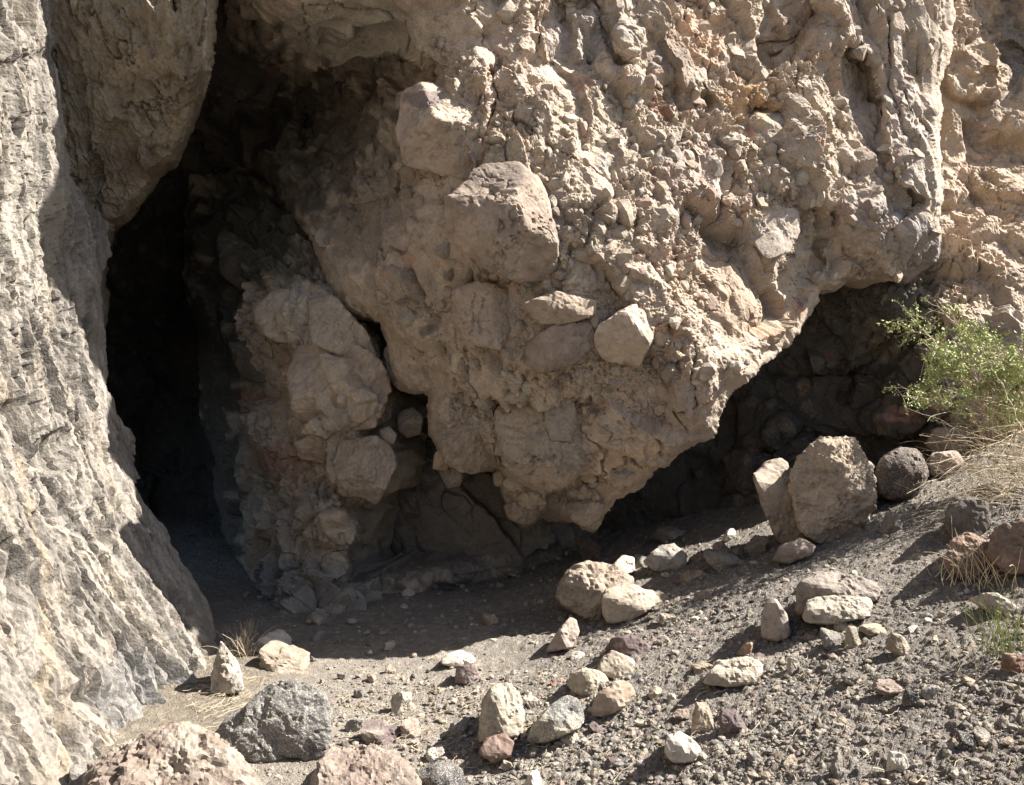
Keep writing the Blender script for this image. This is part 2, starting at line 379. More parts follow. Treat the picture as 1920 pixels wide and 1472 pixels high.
def col_main(P, px, py, h, info):
    n = len(P); b = np.tile(np.array([.325, .272, .218]), (n, 1))
    v = fbm(P*1.3, 4, 61); b = mixc(b, np.array([.37, .295, .245]), sm(.05, .5, v)*.6)
    v = fbm(P*2.1, 4, 63); b = mixc(b, np.array([.21, .18, .155]), sm(.05, .5, v)*.8)
    v = fbm(P*3.3, 4, 65); b = mixc(b, np.array([.38, .30, .215]), sm(.15, .5, v)*.7)
    v = fbm(P*5., 3, 66); b = mixc(b, np.array([.18, .125, .10]), sm(.25, .55, v)*.55)
    b = pebcol(b, info[0], info[1], .45); b = pebcol(b, info[2], info[3], .3); b = b*np.array([1.05, 1.025, 1.0])
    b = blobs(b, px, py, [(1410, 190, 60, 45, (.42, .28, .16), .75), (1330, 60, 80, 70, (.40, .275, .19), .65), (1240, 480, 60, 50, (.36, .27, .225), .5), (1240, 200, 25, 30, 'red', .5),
        (1245, 625, 30, 20, 'orange', .7), (1250, 110, 50, 70, 'brown', .35), (1400, 560, 90, 100, (.28, .205, .15), .7), (1440, 620, 30, 12, 'orange', .4),
        (1500, 40, 60, 50, 'brown', .6), (1340, 340, 18, 40, 'white', .6), (1450, 440, 55, 45, (.32, .30, .28), .8), (1280, 410, 30, 30, 'white', .4),
        (1300, 320, 70, 90, (.30, .22, .19), .5), (1700, 300, 60, 200, (.30, .265, .235), .6), (1720, 480, 60, 60, (.2, .18, .18), .6), (1640, 420, 100, 60, (.24, .21, .2), .5),
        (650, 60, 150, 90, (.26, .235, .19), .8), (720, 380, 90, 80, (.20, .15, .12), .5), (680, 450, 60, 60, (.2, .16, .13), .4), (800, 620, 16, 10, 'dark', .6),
        (1090, 60, 90, 80, (.27, .24, .22), .7), (1250, 780, 90, 60, (.28, .225, .195), .6), (610, 230, 160, 120, (.08, .065, .05), .85), (470, 250, 90, 200, (.045, .04, .03), .9), (560, 350, 90, 90, (.08, .068, .05), .8), (690, 420, 110, 90, (.17, .14, .11), .5), (760, 540, 60, 50, (.2, .165, .125), .4), (700, 280, 50, 90, (.16, .13, .1), .5)])  # dark recess rock under the ledge, its shade deepened in the colour too
    return b
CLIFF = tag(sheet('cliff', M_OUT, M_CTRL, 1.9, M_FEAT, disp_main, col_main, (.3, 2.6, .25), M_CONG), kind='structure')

# ---- bedded slab on the left
A_OUT = [(-1500, -1300), (60, -1300), (85, -60), (95, 120), (120, 330), (205, 420), (200, 560), (205, 690), (235, 800), (275, 930), (330, 1040), (372, 1110), (405, 1190), (410, 1240),
         (395, 1300), (360, 1400), (300, 1500), (150, 1700), (-1500, 1700)]
SLZ = np.array([-1., 0, .5, .9, 1.6, 2.2, 2.9, 4., 6., 9.]); SLX = np.array([-1.30, -1.80, -2.10, -2.36, -2.63, -2.74, -2.83, -2.98, -3.4, -4.2])
def slx(z): return sum(np.interp(z+o, SLZ, SLX) for o in (-.25, -.12, 0, .12, .25))/5
GA = np.array([.13, -.0, -.97]); GA /= np.linalg.norm(GA)
def disp_slab(P, px, py):
    # bedding grain: planks run down and a little toward the mouth
    u = np.array([.32, -.05, -.94]); u /= np.linalg.norm(u)
    nrm = np.array([.92, 0, .38]); v = np.cross(nrm, u); v /= np.linalg.norm(v); nn = np.cross(u, v)
    Lx = P@u; Lv = P@v; Ln = P@nn
    wob = .03*vnoise(P*1.2, 201)+.008*vnoise(P*5, 202)+.004*vnoise(P*17, 203)
    Q = np.stack([Lx+.08*vnoise(P*2.5, 207), Lv+wob, Ln], 1)
    h = .05*fbm(P*1.2, 3, 21)
    fa, fe, fr = facet(Q*np.array([.9, 5., 1.2]), 22, .6, .10); h += .12*fa
    fb, fe2, fr2 = facet(Q*np.array([1.6, 15., 2.]), 23, .7, .12); h += .055*fb-.010*sm(.10, 0, fe2)
    fc, fe3, _ = facet(Q*np.array([3.5, 36., 5.]), 24, .7, .25); h += .022*fc
    fd, _, _ = facet(P*14, 28, 1.1); h += .012*fd; fd, _, _ = facet(P*34, 29, 1.1); h += .006*fd
    h -= .02*cracks(Q*np.array([.5, 7, .6]), 5.5, 249, .04)
    h -= .07*cracks(Q*np.array([.4, 4., .6]), 1.5, 240, .035)+.04*cracks(Q*np.array([.5, 5, .6]), 3.4, 245, .05)
    h += .006*fbm(Q*np.array([6, 60, 6.]), 3, 25)+.006*fbm(P*40, 3, 26)
    return h, (fr, fr2, Q)
def col_slab(P, px, py, h, info):
    n = len(P); Q = info[2]; b = np.tile(np.array([.235, .222, .205]), (n, 1))
    v = fbm(Q*np.array([1.2, 7, 2.]), 4, 71); b = mixc(b, np.array([.29, .258, .215]), sm(.0, .4, v)*.6)
    v = fbm(Q*np.array([2., 16, 2.]), 4, 72); b = mixc(b, np.array([.145, .14, .135]), sm(.0, .4, v)*.8)
    v = fbm(Q*np.array([4., 30, 4.]), 3, 73); b = mixc(b, np.array([.33, .31, .28]), sm(.1, .45, v)*.5)
    b = b*(.78+.44*info[1][1])[:, None]
    v = fbm(P*9, 4, 74); b = mixc(b, np.array([.17, .15, .13]), sm(.2, .5, v)*.5)
    b = b*np.array([.80, .755, .70])
    ck = np.clip(cracks(Q*np.array([.4, 4., .6]), 1.5, 240, .035)+cracks(Q*np.array([.5, 5, .6]), 3.4, 245, .05)+.8*cracks(Q*np.array([.5, 7, .6]), 5.5, 249, .04), 0, 1); b = mixc(b, b*.35, ck*.8)
    # ochre seam
    dd, _, _ = polydist([(-40, 600), (20, 720), (60, 960), (90, 1130), (110, 1290), (130, 1480)], px+20*fbm(P*4, 2, 5), py)
    b = mixc(b, np.array([.25, .20, .135]), sm(16, 4, dd)*.5)
    b = blobs(b, px, py, [(40, 450, 60, 150, (.24, .215, .18), .5), (270, 1300, 90, 90, (.17, .165, .16), .6)])
    return b
A_FEAT = [('step', [(-100, 390), (30, 372), (85, 345)], .06, 40), ('step', [(85, 1240), (150, 1285), (185, 1285), (240, 1300)], .12, 30),
          ('step', [(-20, 770), (55, 745), (70, 740)], .10, 40), ('step', [(60, 1270), (80, 1180), (70, 1080)], .07, 40),
          ('step', [(-30, 130), (30, 110), (110, 90)], .10, 40), ('groove', [(70, 790), (110, 870), (130, 960), (150, 1040)], .07, 14), 
          ('groove', [(0, 1010), (30, 1100), (60, 1200), (110, 1330), (140, 1430)], .07, 12), ('groove', [(75, 950), (95, 1050)], .07, 10),
          ('groove', [(330, 1080), (352, 1180), (385, 1240)], .07, 8), ('pit', 105, 850, 22, 45, .10), ('step', [(0, 930), (60, 1010), (100, 1110)], .06, 60)]
def slab():
    ys = np.concatenate([[-6, -3, -1, 0, .8, 1.3, 1.7, 2., 2.2], np.arange(2.35, 5.45, .008), [5.6, 5.8, 6.1]]); zs = np.concatenate([np.arange(-.5, 4.7, .0105), [4.9, 5.2, 5.6, 6.2, 7, 8]])
    Y, Z = np.meshgrid(ys, zs); sh_ = Y.shape; y = Y.ravel(); z = Z.ravel(); x = slx(z)
    P = np.stack([x, y, z], 1); d = np.maximum(y, .4); px = CX+x/d*F; py = CY-(z-EYE)/d*F
    wx = fbm(P*2.2, 3, 203)*26+fbm(P*9, 2, 204)*8
    ins = inside(A_OUT, px+wx, py)|(y < 2.5)
    sl_ = (slx(z+.02)-slx(z-.02))/.04; nrm = np.stack([np.ones_like(z), 0*z, -sl_], 1); nrm /= np.linalg.norm(nrm, axis=1)[:, None]
    h, info = disp_slab(P, px, py)
    fx, fy = px+wx*.5, py+fbm(P*5, 4, 205)*14
    for ft in A_FEAT:
        dd, sg, t = polydist(ft[1], fx, fy) if ft[0] != 'pit' else (0, 0, 0)
        if ft[0] == 'step': h -= .6*ft[2]*sm(-12, 12, dd*sg)*np.exp(-np.maximum(dd*sg, 0)/ft[3])*sm(0, .12, t)*sm(1, .88, t)
        elif ft[0] == 'groove': h -= ft[2]*np.clip(1-dd/ft[3], 0, 1)**1.2*sm(0, .1, t)*sm(1, .9, t)
        else: h -= ft[5]*np.clip(1-((fx-ft[1])/ft[3])**2-((fy-ft[2])/ft[4])**2, 0, 1)**.5
    ed_, _, _ = polydist(A_OUT, px+wx, py, True); h = h*(.3+.7*sm(0, 45, ed_))
    col = col_slab(P, px, py, h, info); P = P+nrm*h[:, None]
    idx = np.arange(len(y)).reshape(sh_)
    q4 = np.stack([idx[:-1, :-1], idx[:-1, 1:], idx[1:, 1:], idx[1:, :-1]], -1).reshape(-1, 4); q4 = q4[ins[q4].all(1)]
    e = np.concatenate([q4[:, [0, 1]], q4[:, [1, 2]], q4[:, [2, 3]], q4[:, [3, 0]]]); key = np.sort(e, 1)
    ku, inv, cnt = np.unique(key[:, 0]*10000000+key[:, 1], return_inverse=True, return_counts=True); be = e[cnt[inv] == 1]
    bv = np.unique(be); pos = -np.ones(len(y), np.int64); pos[bv] = np.arange(len(bv)); ea, eb = pos[be[:, 0]], pos[be[:, 1]]
    deg = np.zeros(len(bv)); np.add.at(deg, ea, 1); np.add.at(deg, eb, 1); base = P[bv]; VV = [P]; CC = [col]; rings = [bv]; n0 = len(P); FF = [q4]; K = 26
    for k in range(1, K+1):
        for _ in range(3): 
            acc = np.zeros_like(base); np.add.at(acc, ea, base[eb]); np.add.at(acc, eb, base[ea]); base = .5*base+.5*acc/deg[:, None]
        t = k/K; b = base+np.array([-.85, 1.2, 0.])*t**1.2
        hh, inf = disp_slab(b, b[:, 1], b[:, 2]); b = b+np.array([.75, -.65, 0])*(hh*.7*min(1, k/8)-0)[:, None]
        VV.append(b); CC.append(col_slab(b, CX+b[:, 0]/np.maximum(b[:, 1], .5)*F, CY-(b[:, 2]-EYE)/np.maximum(b[:, 1], .5)*F, hh, inf)); r1 = np.arange(len(bv))+n0; n0 += len(bv)
        r0 = rings[-1]; FF.append(np.stack([r0[eb], r0[ea], r1[ea], r1[eb]], 1)); rings.append(r1)
    V = np.concatenate(VV); Fq = np.concatenate(FF); used, rm = np.unique(Fq, return_inverse=True)
    return link('rock_slab', V[used], rm.reshape(-1, 4), M_SLAB, cols=np.concatenate(CC)[used])
tag(slab(), kind='structure')

# ---- shaded mass hanging over the passage, upper left
B_OUT = [(20, -1200), (420, -1200), (425, -100), (412, 0), (405, 110), (385, 180), (368, 225), (352, 270), (338, 310), (300, 330), (262, 390), (240, 418), (215, 425), (200, 480),
         (195, 640), (160, 720), (100, 700), (60, 400), (20, 200)]
B_CTRL = [(20, -1200, 7.2), (420, -1200, 7.2), (60, -200, 5.05), (250, -200, 5.0), (400, -200, 5.2), (80, 0, 5.0), (200, 0, 4.95), (330, 0, 4.92), (410, 0, 5.15), (100, 150, 5.15), (220, 150, 5.12),
          (350, 130, 5.05), (395, 140, 5.2), (120, 300, 5.3), (220, 300, 5.35), (330, 280, 5.4), (150, 420, 5.5), (220, 420, 5.6), (160, 600, 5.6), (190, 690, 5.65)]
def disp_hang(P, px, py):
    Q = P*np.array([1, 1, .35]); h = .05*fbm(P*1.5, 3, 221)
    fa, fe, fr = facet(Q*6, 222, 1.1); h += .045*fa
    fb, fe, _ = facet(Q*17, 223, 1.1); h += .026*fb*STR-.04*cracks(Q, 3., 240)-.025*cracks(P*np.array([1, 1, .3]), 7., 243, .03)
    fc, _, _ = facet(P*np.array([38, 38, 22]), 228, 1.1); h += .009*fc*STR
    h += .02*ridged(Q*11, 4, 224)+.008*fbm(P*35, 3, 225)
    return h, (fr,)
def col_hang(P, px, py, h, info):
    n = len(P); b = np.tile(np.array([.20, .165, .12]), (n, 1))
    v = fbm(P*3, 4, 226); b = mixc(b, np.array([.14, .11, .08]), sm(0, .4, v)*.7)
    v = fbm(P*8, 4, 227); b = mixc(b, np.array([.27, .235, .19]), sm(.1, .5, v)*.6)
    return blobs(b, px, py, [(215, 300, 50, 40, (.14, .11, .08), .5), (250, 120, 30, 20, 'tan', .4), (400, 80, 25, 160, (.42, .36, .27), .7), (40, 60, 60, 120, 'pale', .3)])  # pale strip along the right edge is sunlight painted into the colour
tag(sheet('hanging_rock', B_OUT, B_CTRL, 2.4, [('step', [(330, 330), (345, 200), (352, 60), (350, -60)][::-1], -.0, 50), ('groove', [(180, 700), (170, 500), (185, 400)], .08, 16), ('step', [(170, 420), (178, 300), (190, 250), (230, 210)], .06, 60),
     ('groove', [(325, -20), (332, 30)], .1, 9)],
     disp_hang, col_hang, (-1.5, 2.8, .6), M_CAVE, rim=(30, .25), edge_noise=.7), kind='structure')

# ---- boulder-studded pillar inside the mouth
D_OUT = [(350, 330), (470, 300), (560, 380), (620, 500), (660, 590), (720, 625), (732, 700), (728, 790), (700, 820), (738, 868), (700, 940), (665, 955), (682, 1000), (664, 1050),
         (665, 1080), (760, 1060), (860, 1040), (960, 1030), (980, 1090), (820, 1110), (700, 1150), (600, 1190), (520, 1190), (470, 1100), (415, 1000), (398, 860), (368, 760), (375, 690), (365, 600), (340, 520)]
D_CTRL = [(370, 700, 8.2), (380, 860, 8.4), (360, 340, 8.2), (470, 320, 7.8), (450, 450, 7.3), (380, 520, 7.8), (560, 450, 6.6), (500, 560, 6.35), (600, 600, 5.85), (700, 640, 5.9), (430, 680, 7.3), (520, 680, 6.25), (620, 740, 5.62), (715, 740, 5.8),
          (420, 800, 7.6), (500, 830, 6.35), (600, 880, 5.9), (690, 880, 5.65), (440, 930, 7.5), (520, 980, 6.2), (620, 1000, 5.9), (480, 1090, 6.5), (560, 1130, 5.65), (640, 1090, 5.95), (560, 1190, 5.3), (760, 1080, 6.2), (900, 1050, 6.5), (980, 1060, 6.6), (820, 1110, 6.0)]
D_FEAT = [('lump', 605, 600, 95, 70, .16), ('lump', 630, 740, 95, 75, .14), ('lump', 560, 870, 90, 65, .10), ('lump', 600, 975, 60, 55, .10), ('lump', 470, 500, 55, 45, .14), ('lump', 470, 660, 45, 45, .12),
          ('step', [(560, 812), (640, 815), (740, 790)], .10, 30), ('groove', [(560, 690), (520, 620), (480, 560)], .14, 22),
          ('lump', 440, 610, 34, 40, .1), ('groove', [(560, 900), (620, 925), (700, 940)], .12, 18), ('lump', 640, 1060, 40, 35, .06),
          ('lump', 590, 1110, 40, 36, .06), ('lump', 400, 470, 30, 40, .08)]
def disp_pil(P, px, py):
    r = .45+.25*sm(0, .4, fbm(P*2, 2, 5)); h, i = disp_cong(P, px, py, r)
    f2, fe, fr = facet((P@np.array([[.9, 0, -.35], [0, 1, 0], [.3, 0, .8]]))*2.6, 301, 1.2, .06); f3, _, _ = facet(P*6, 302, 1.2, .08); h = h*.8+(.13*f2+.045*f3-.04*sm(.05, 0, fe))*(.15+.85*STR)
    return h, i
def col_pil(P, px, py, h, info):
    n = len(P); b = np.tile(np.array([.335, .275, .21]), (n, 1))
    v = fbm(P*2, 4, 81); b = mixc(b, np.array([.22, .195, .17]), sm(0, .4, v)*.8)
    v = fbm(P*3, 4, 82); b = mixc(b, np.array([.30, .19, .13]), sm(.1, .5, v)*.7)
    b = pebcol(b, info[0], info[1], .3)
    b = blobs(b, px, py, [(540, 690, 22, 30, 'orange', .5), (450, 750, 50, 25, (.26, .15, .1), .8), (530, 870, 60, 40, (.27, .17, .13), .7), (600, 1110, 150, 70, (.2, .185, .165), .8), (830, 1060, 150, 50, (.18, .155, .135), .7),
        (470, 430, 140, 120, (.055, .052, .038), .9), (400, 640, 60, 250, (.05, .047, .038), .9), (405, 900, 55, 220, (.06, .055, .045), .9), (600, 560, 20, 12, (.1, .08, .07), .6), (420, 900, 40, 150, (.1, .09, .08), .7), (600, 580, 70, 50, (.33, .3, .26), .6)])  # upper part and left side: shade painted in with near-black tones
    return b
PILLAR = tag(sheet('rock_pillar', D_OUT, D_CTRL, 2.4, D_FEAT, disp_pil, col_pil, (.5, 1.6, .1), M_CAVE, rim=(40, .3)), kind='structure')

# ---- back wall: cave depths, recess under the overhang, far right cliff
E_OUT = [(-900, -1400), (2900, -1400), (2900, 1300), (1500, 1260), (-100, 1200), (-900, 1200)]
E_CTRL = [(-900, -1400, 8), (960, -1400, 8.6), (2900, -1400, 10), (-900, -200, 6.5), (100, -200, 6.0), (400, -200, 6.4), (700, -200, 6.6), (960, -200, 6.6), (1300, -200, 6.8), (1700, -250, 6.9), (2000, -250, 7.),
          (200, 150, 6.6), (430, 150, 7.2), (700, 150, 7.), (1200, 150, 7.), (1600, 150, 6.7), (200, 500, 8.6), (320, 450, 9.5), (500, 500, 8.2), (800, 500, 7.6), (1200, 500, 7.4), (1500, 450, 6.7), (1650, 450, 6.3),
          (-300, 500, 7.), (-300, 900, 7.), (200, 800, 9.5), (350, 750, 10.5), (500, 800, 8.4), (770, 780, 7.0), (960, 850, 6.9), (1150, 900, 7.2), (1300, 850, 7.2), (1400, 750, 6.9), (350, 980, 10.), (200, 1100, 9.), (450, 1060, 8.6), (800, 980, 6.75), (1000, 1000, 6.9), (1150, 1010, 7.4),
          (1300, 960, 7.0), (1450, 930, 6.4), (1400, 1200, 6.5), (-900, 1200, 7),
          (1500, 620, 6.7), (1600, 560, 6.3), (1620, 680, 6.4), (1500, 760, 6.7), (1600, 800, 6.4), (1700, 760, 6.05), (1700, 620, 6.0), (1720, 540, 6.0), (1700, 850, 5.95), (1700, 1000, 6.2),
          (1780, 480, 6.2), (1800, 600, 5.8), (1820, 700, 5.6), (1900, 850, 5.6), (1850, 480, 6.0), (1920, 480, 6.1), (1800, 300, 6.6), (1900, 300, 6.5), (1800, 100, 6.9), (1920, 100, 7.0), (2100, 600, 5.9), (2200, 100, 6.8), (2900, 600, 7.5), (2900, 1300, 7), (1900, 1200, 6.2)]
E_FEAT = [('groove', [(1580, 760), (1600, 700), (1680, 620), (1740, 590)], .10, 14), ('groove', [(1420, 700), (1540, 705), (1650, 700), (1700, 655), (1780, 600)], .10, 16), ('step', [(1400, 860), (1500, 800), (1620, 830), (1750, 820)], .25, 60),
          ('step', [(1860, 760), (1790, 640), (1800, 540)], -.0, 40), ('lump', 1670, 785, 70, 45, .14), ('lump', 1740, 750, 50, 30, .12), ('lump', 1830, 140, 60, 60, .15), ('pit', 1745, 535, 20, 20, .1),
          ('pit', 1895, 130, 40, 60, .12), ('pit', 1845, 150, 16, 22, .1), ('lump', 1480, 820, 50, 50, .12), ('lump', 800, 850, 60, 60, .1), ('pit', 1860, 260, 24, 20, .05)]
def disp_back(P, px, py):
    r = .5+.3*sm(1650, 1850, px); h, i = disp_cong(P, px, py, r); return h, i
def col_back(P, px, py, h, info):
    n = len(P); b = np.tile(np.array([.085, .077, .067]), (n, 1))  # low base colour carries part of the cave and recess shade
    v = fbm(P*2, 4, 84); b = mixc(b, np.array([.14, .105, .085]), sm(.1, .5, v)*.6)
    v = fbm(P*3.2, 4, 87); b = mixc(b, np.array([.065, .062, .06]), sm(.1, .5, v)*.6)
    b = pebcol(b, info[0], info[1], .2)
    c = np.tile(np.array([.37, .29, .215]), (n, 1)); v = fbm(P*2.6, 4, 85); c = mixc(c, np.array([.25, .2, .16]), sm(.0, .45, v)*.8)
    v = fbm(P*6, 4, 86); c = mixc(c, np.array([.29, .195, .145]), sm(.15, .5, v)*.7); c = pebcol(c, info[0], info[1], .3)
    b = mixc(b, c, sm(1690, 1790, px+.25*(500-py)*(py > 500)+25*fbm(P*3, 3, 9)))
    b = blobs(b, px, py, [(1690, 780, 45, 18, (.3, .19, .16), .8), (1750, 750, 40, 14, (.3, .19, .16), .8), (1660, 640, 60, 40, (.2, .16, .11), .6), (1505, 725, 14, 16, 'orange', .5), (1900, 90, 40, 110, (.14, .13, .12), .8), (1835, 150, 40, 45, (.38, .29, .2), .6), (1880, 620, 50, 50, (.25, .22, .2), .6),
        (420, 720, 18, 24, (.3, .29, .25), .9), (330, 800, 200, 300, (.05, .045, .04), .8), (900, 980, 230, 110, (.2, .17, .14), .85)])  # near-black patch paints the shade of the cave slot
    return b
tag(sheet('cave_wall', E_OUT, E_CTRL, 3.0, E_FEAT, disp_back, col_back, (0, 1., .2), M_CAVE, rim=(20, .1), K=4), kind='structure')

# ------------------------------------------------------------------ ground
def gz(x, y):
    x = np.asarray(x, float); y = np.asarray(y, float)
    k = .22; t = x-.12-.05*(y-5)
    sp = k*np.log1p(np.exp(np.clip(t/k, -30, 30)))
    z = .36*sp; z = z-.05*np.maximum(0, x-6)*.0
    z = z-.10*sm(3.6, 2.4, y)*sm(1.5, -.5, x)
    z = z+.03*sm(-.9, -2.2, x)*sm(5, 3.2, y)
    z = z+.12*sm(3.0, 3.9, x)*sm(3.5, 5, y)
    return z
def hit(px, py):
    """where the ray through a photo pixel meets the ground"""
    a = (px-CX)/F; c = -(py-CY)/F; d = 1.5; st = .01
    for k in range(1500):
        z = EYE+c*d
        if z <= float(gz(a*d, d)): break
        d += st
    return d
cols_ = np.concatenate([-np.geomspace(60000, 420, 24), np.arange(-400, 2320, 3.), np.geomspace(2330, 60000, 24)])
rows = [-60, -30, -15, -8, -4, -2, 0, .8, 1.3, 1.6]; y = 1.8
while y < 9.5: rows.append(y); y += max(.006, y*y/2320*1.35)
rows += list(np.geomspace(9.6, 80, 24)); rows = np.array(rows)
RX, RY = np.meshgrid((cols_-CX)/F, rows); gy_ = RY.ravel(); gx_ = (RX*np.maximum(RY, 1.8)).ravel(); gx_ = np.clip(gx_, -90, 90)
g0 = gz(np.clip(gx_, -8, 7), gy_)
Pg = np.stack([gx_, gy_, g0*0], 1)
rg = sm(-.6, .6, gx_-.1*(5-gy_))               # rougher on the scree slope
hg = .05*fbm(Pg*1.1, 4, 101)+.02*fbm(Pg*4, 4, 102)+(.004+.010*rg)*fbm(Pg*16, 4, 103)
p1, q1, o1, r1_ = pebbles(Pg*26+.37, 104, .5); p2, q2, o2, r2_ = pebbles(Pg*60+.37, 105, .6)
hg += (.35+.65*rg)*(.013*p1)+(.4+.6*rg)*.006*p2*sm(5.5, 3.6, gy_)+.003*fbm(Pg*90, 2, 106)
zg = g0+hg
def gh(x, y):
    p = np.array([[x, y, 0.]]); r = float(sm(-.6, .6, np.array([x-.1*(5-y)]))[0])
    return float(gz(x, y))+float((.05*fbm(p*1.1, 4, 101)+.02*fbm(p*4, 4, 102)+(.004+.010*r)*fbm(p*16, 4, 103))[0])
cg = np.tile(np.array([.205, .182, .153]), (len(gx_), 1))
cg = mixc(cg, np.array([.17, .152, .132]), rg)
v = fbm(Pg*2.2, 4, 107); cg = mixc(cg, np.array([.21, .178, .145]), sm(0, .5, v)*.6)
v = fbm(Pg*7, 4, 108); cg = mixc(cg, np.array([.115, .105, .095]), sm(.1, .5, v)*.5*(.3+.7*rg))
cg = mixc(cg, np.array([.15, .125, .09]), sm(-1.0, -1.6, gx_)*sm(5.2, 4.6, gy_)*.7)
pal = np.stack([C['grey'], C['mid'], C['dark']*1.5, C['tan'], C['purple']*1.3, C['brown'], C['pale'], C['grey']*.7])
cg = np.where(o1[:, None], mixc(cg, pal[(r1_[2]*7.99).astype(int)], np.full(len(cg), .35)), cg)
nr, nc = len(rows), len(cols_); idx = np.arange(nr*nc).reshape(nr, nc)
fg = np.stack([idx[:-1, :-1], idx[:-1, 1:], idx[1:, 1:], idx[1:, :-1]], -1).reshape(-1, 4)
tag(link('ground', np.stack([gx_, gy_, zg], 1), fg, M_GROUND, cols=cg), kind='structure')

# ------------------------------------------------------------------ rocks
ICO = {}
def ico(k):
    if k not in ICO:
        bm = bmesh.new(); bmesh.ops.create_icosphere(bm, subdivisions=k, radius=1)
        bm.verts.ensure_lookup_table()
        ICO[k] = (np.array([v.co[:] for v in bm.verts]), np.array([[v.index for v in f.verts] for f in bm.faces], np.int64)); bm.free()
    return ICO[k]
def hull(dirs, N, D, p=16):
    s = np.zeros(len(dirs))
    for n, d in zip(N, D): s += (np.clip(dirs@n, 0, None)/d)**p
    return 1/np.maximum(s, 1e-12)**(1/p)
def rock_surface(V, seed, size, rough, big=1.):
    Nn = V/np.linalg.norm(V, axis=1)[:, None]; o = seed*3.7
    P = V/size+o; Q = P+np.stack([fbm(P*2, 3, 407), fbm(P*2, 3, 408), fbm(P*2, 3, 409)], 1)*.18
    h = .06*big*fbm(P*1.6, 3, 401)
    f, fe, _ = facet(Q*1.7, 402, 1.1); h += .085*f*big
    f, fe, _ = facet(Q*4.5, 403, 1.1, .15); h += .035*f*(.45+rough)
    f, fe, _ = facet(Q*11., 410, 1.1, .25); h += .015*f*(.3+rough)
    p_, q_, _, _ = pebbles(P*8, 404, .3); h += rough*(.015*p_-.035*q_)
    h += rough*.03*fbm(P*11, 3, 405)+(.3+rough)*.014*fbm(P*28, 2, 406)-.06*cracks(Q, 1.3, 411, .022)-.03*cracks(Q, 3, 415, .03)
    return V+Nn*(h*size)[:, None], P
def rock_color(P, V, base, seed, second=None, amt=.5):
    c = rock_color0(P, V, base, seed, second, amt); l = c.mean(1)[:, None]*np.array([1.12, .985, .85]); return .76*(c*.62+l*.38)
def rock_color0(P, V, base, seed, second=None, amt=.5):
    b = np.tile(C[base] if isinstance(base, str) else np.array(base), (len(P), 1))
    v = fbm(P*1.5, 4, 411+seed % 7); b = b*(1+.28*v)[:, None]
    if second is not None:
        c2 = C[second] if isinstance(second, str) else np.array(second)
        b = mixc(b, c2, sm(-.05, .25, fbm(P*1.1, 4, 431+seed % 5))*amt)
    v = fbm(P*5, 3, 421); b = mixc(b, b*.6, sm(.05, .45, v)*.8); v = fbm(P*9, 3, 422); return mixc(b, b*.5+.3, sm(.15, .5, v)*.35)
def outline_rock(name, poly, d, thick, label, cat, base='tan', second=None, fronts=None, sub=5, rough=.5, seed=1, mat=None, group=None, p=16, back=.6, amt=.5, grow=1.03, lines=None, stain=None):
    """a boulder whose front view fills a polygon; fronts = [(nx, nz, distance)] facets turned to the camera"""
    Pp = np.array(poly, float); c = (Pp.max(0)+Pp.min(0))/2; Wp = world(Pp[:, 0], Pp[:, 1], np.full(len(Pp), d)); c3 = world(c[0], c[1], d)
    L = Wp-c3; N = []; D = []
    rs = np.random.RandomState(seed); ray = c3-np.array([0, 0, EYE]); ray /= np.linalg.norm(ray)
    for k in range(len(L)):
        a = L[k]; b = L[(k+1) % len(L)]; n2 = np.cross(b-a, ray); ln = np.linalg.norm(n2)
        if ln < 1e-6: continue
        n2 /= ln; dist = float(n2@a)
        if dist < 0: n2 = -n2; dist = -dist
        N.append(n2); D.append(max(dist, .004)*grow)
    size = float(np.abs(L).max())
    for (nx, nz, q) in (fronts or [(rs.uniform(-.9, .9), rs.uniform(-.8, .9), rs.uniform(.75, 1.)) for _ in range(5)]):
        n = np.array([nx, -1, nz], float); n /= np.linalg.norm(n); N.append(n); D.append(thick*q)
    for _ in range(3):
        n = np.array([rs.uniform(-.6, .6), 1, rs.uniform(-.6, .6)]); n /= np.linalg.norm(n); N.append(n); D.append(thick*back/.6)
    dirs, faces = ico(sub); dirs = dirs*np.array([size, thick, size]); dirs /= np.linalg.norm(dirs, axis=1)[:, None]
    V = dirs*hull(dirs, N, D, p)[:, None]
    V, Pn = rock_surface(V, seed, size, rough, .55 if name == 'embedded_boulder' else .75)
    cc = rock_color(Pn, V, base, seed, second, amt)*(np.array([1.16, 1.08, 1.02]) if name == 'embedded_boulder' else 1); W_ = V+c3; qx = CX+W_[:, 0]/W_[:, 1]*F; qy = CY-(W_[:, 2]-EYE)/W_[:, 1]*F
    for ln_ in (lines or []):
        dd, _, t = polydist(ln_, qx+9*fbm(Pn*7, 3, 3), qy+5*fbm(Pn*7, 3, 5)); g_ = np.where(V[:, 1] < 0, sm(3.2, .4, dd)*sm(-.35, .05, fbm(Pn*7, 2, 4)), 0); V = V+ray*(g_*.014)[:, None]; cc = mixc(cc, cc*.85, g_*.2)
    if stain:
        for (x, y, a, b, c_, st) in stain: cc = mixc(cc, np.array(c_), sm(1.15, .85, np.sqrt(((qx-x)/a)**2+((qy-y)/b)**2)+.5*fbm(Pn*5, 4, 8))*st)
    o = link(name, V, faces, mat or M_SMOOTH, cols=cc)
    o.location = c3; tag(o, label, cat, group); return o
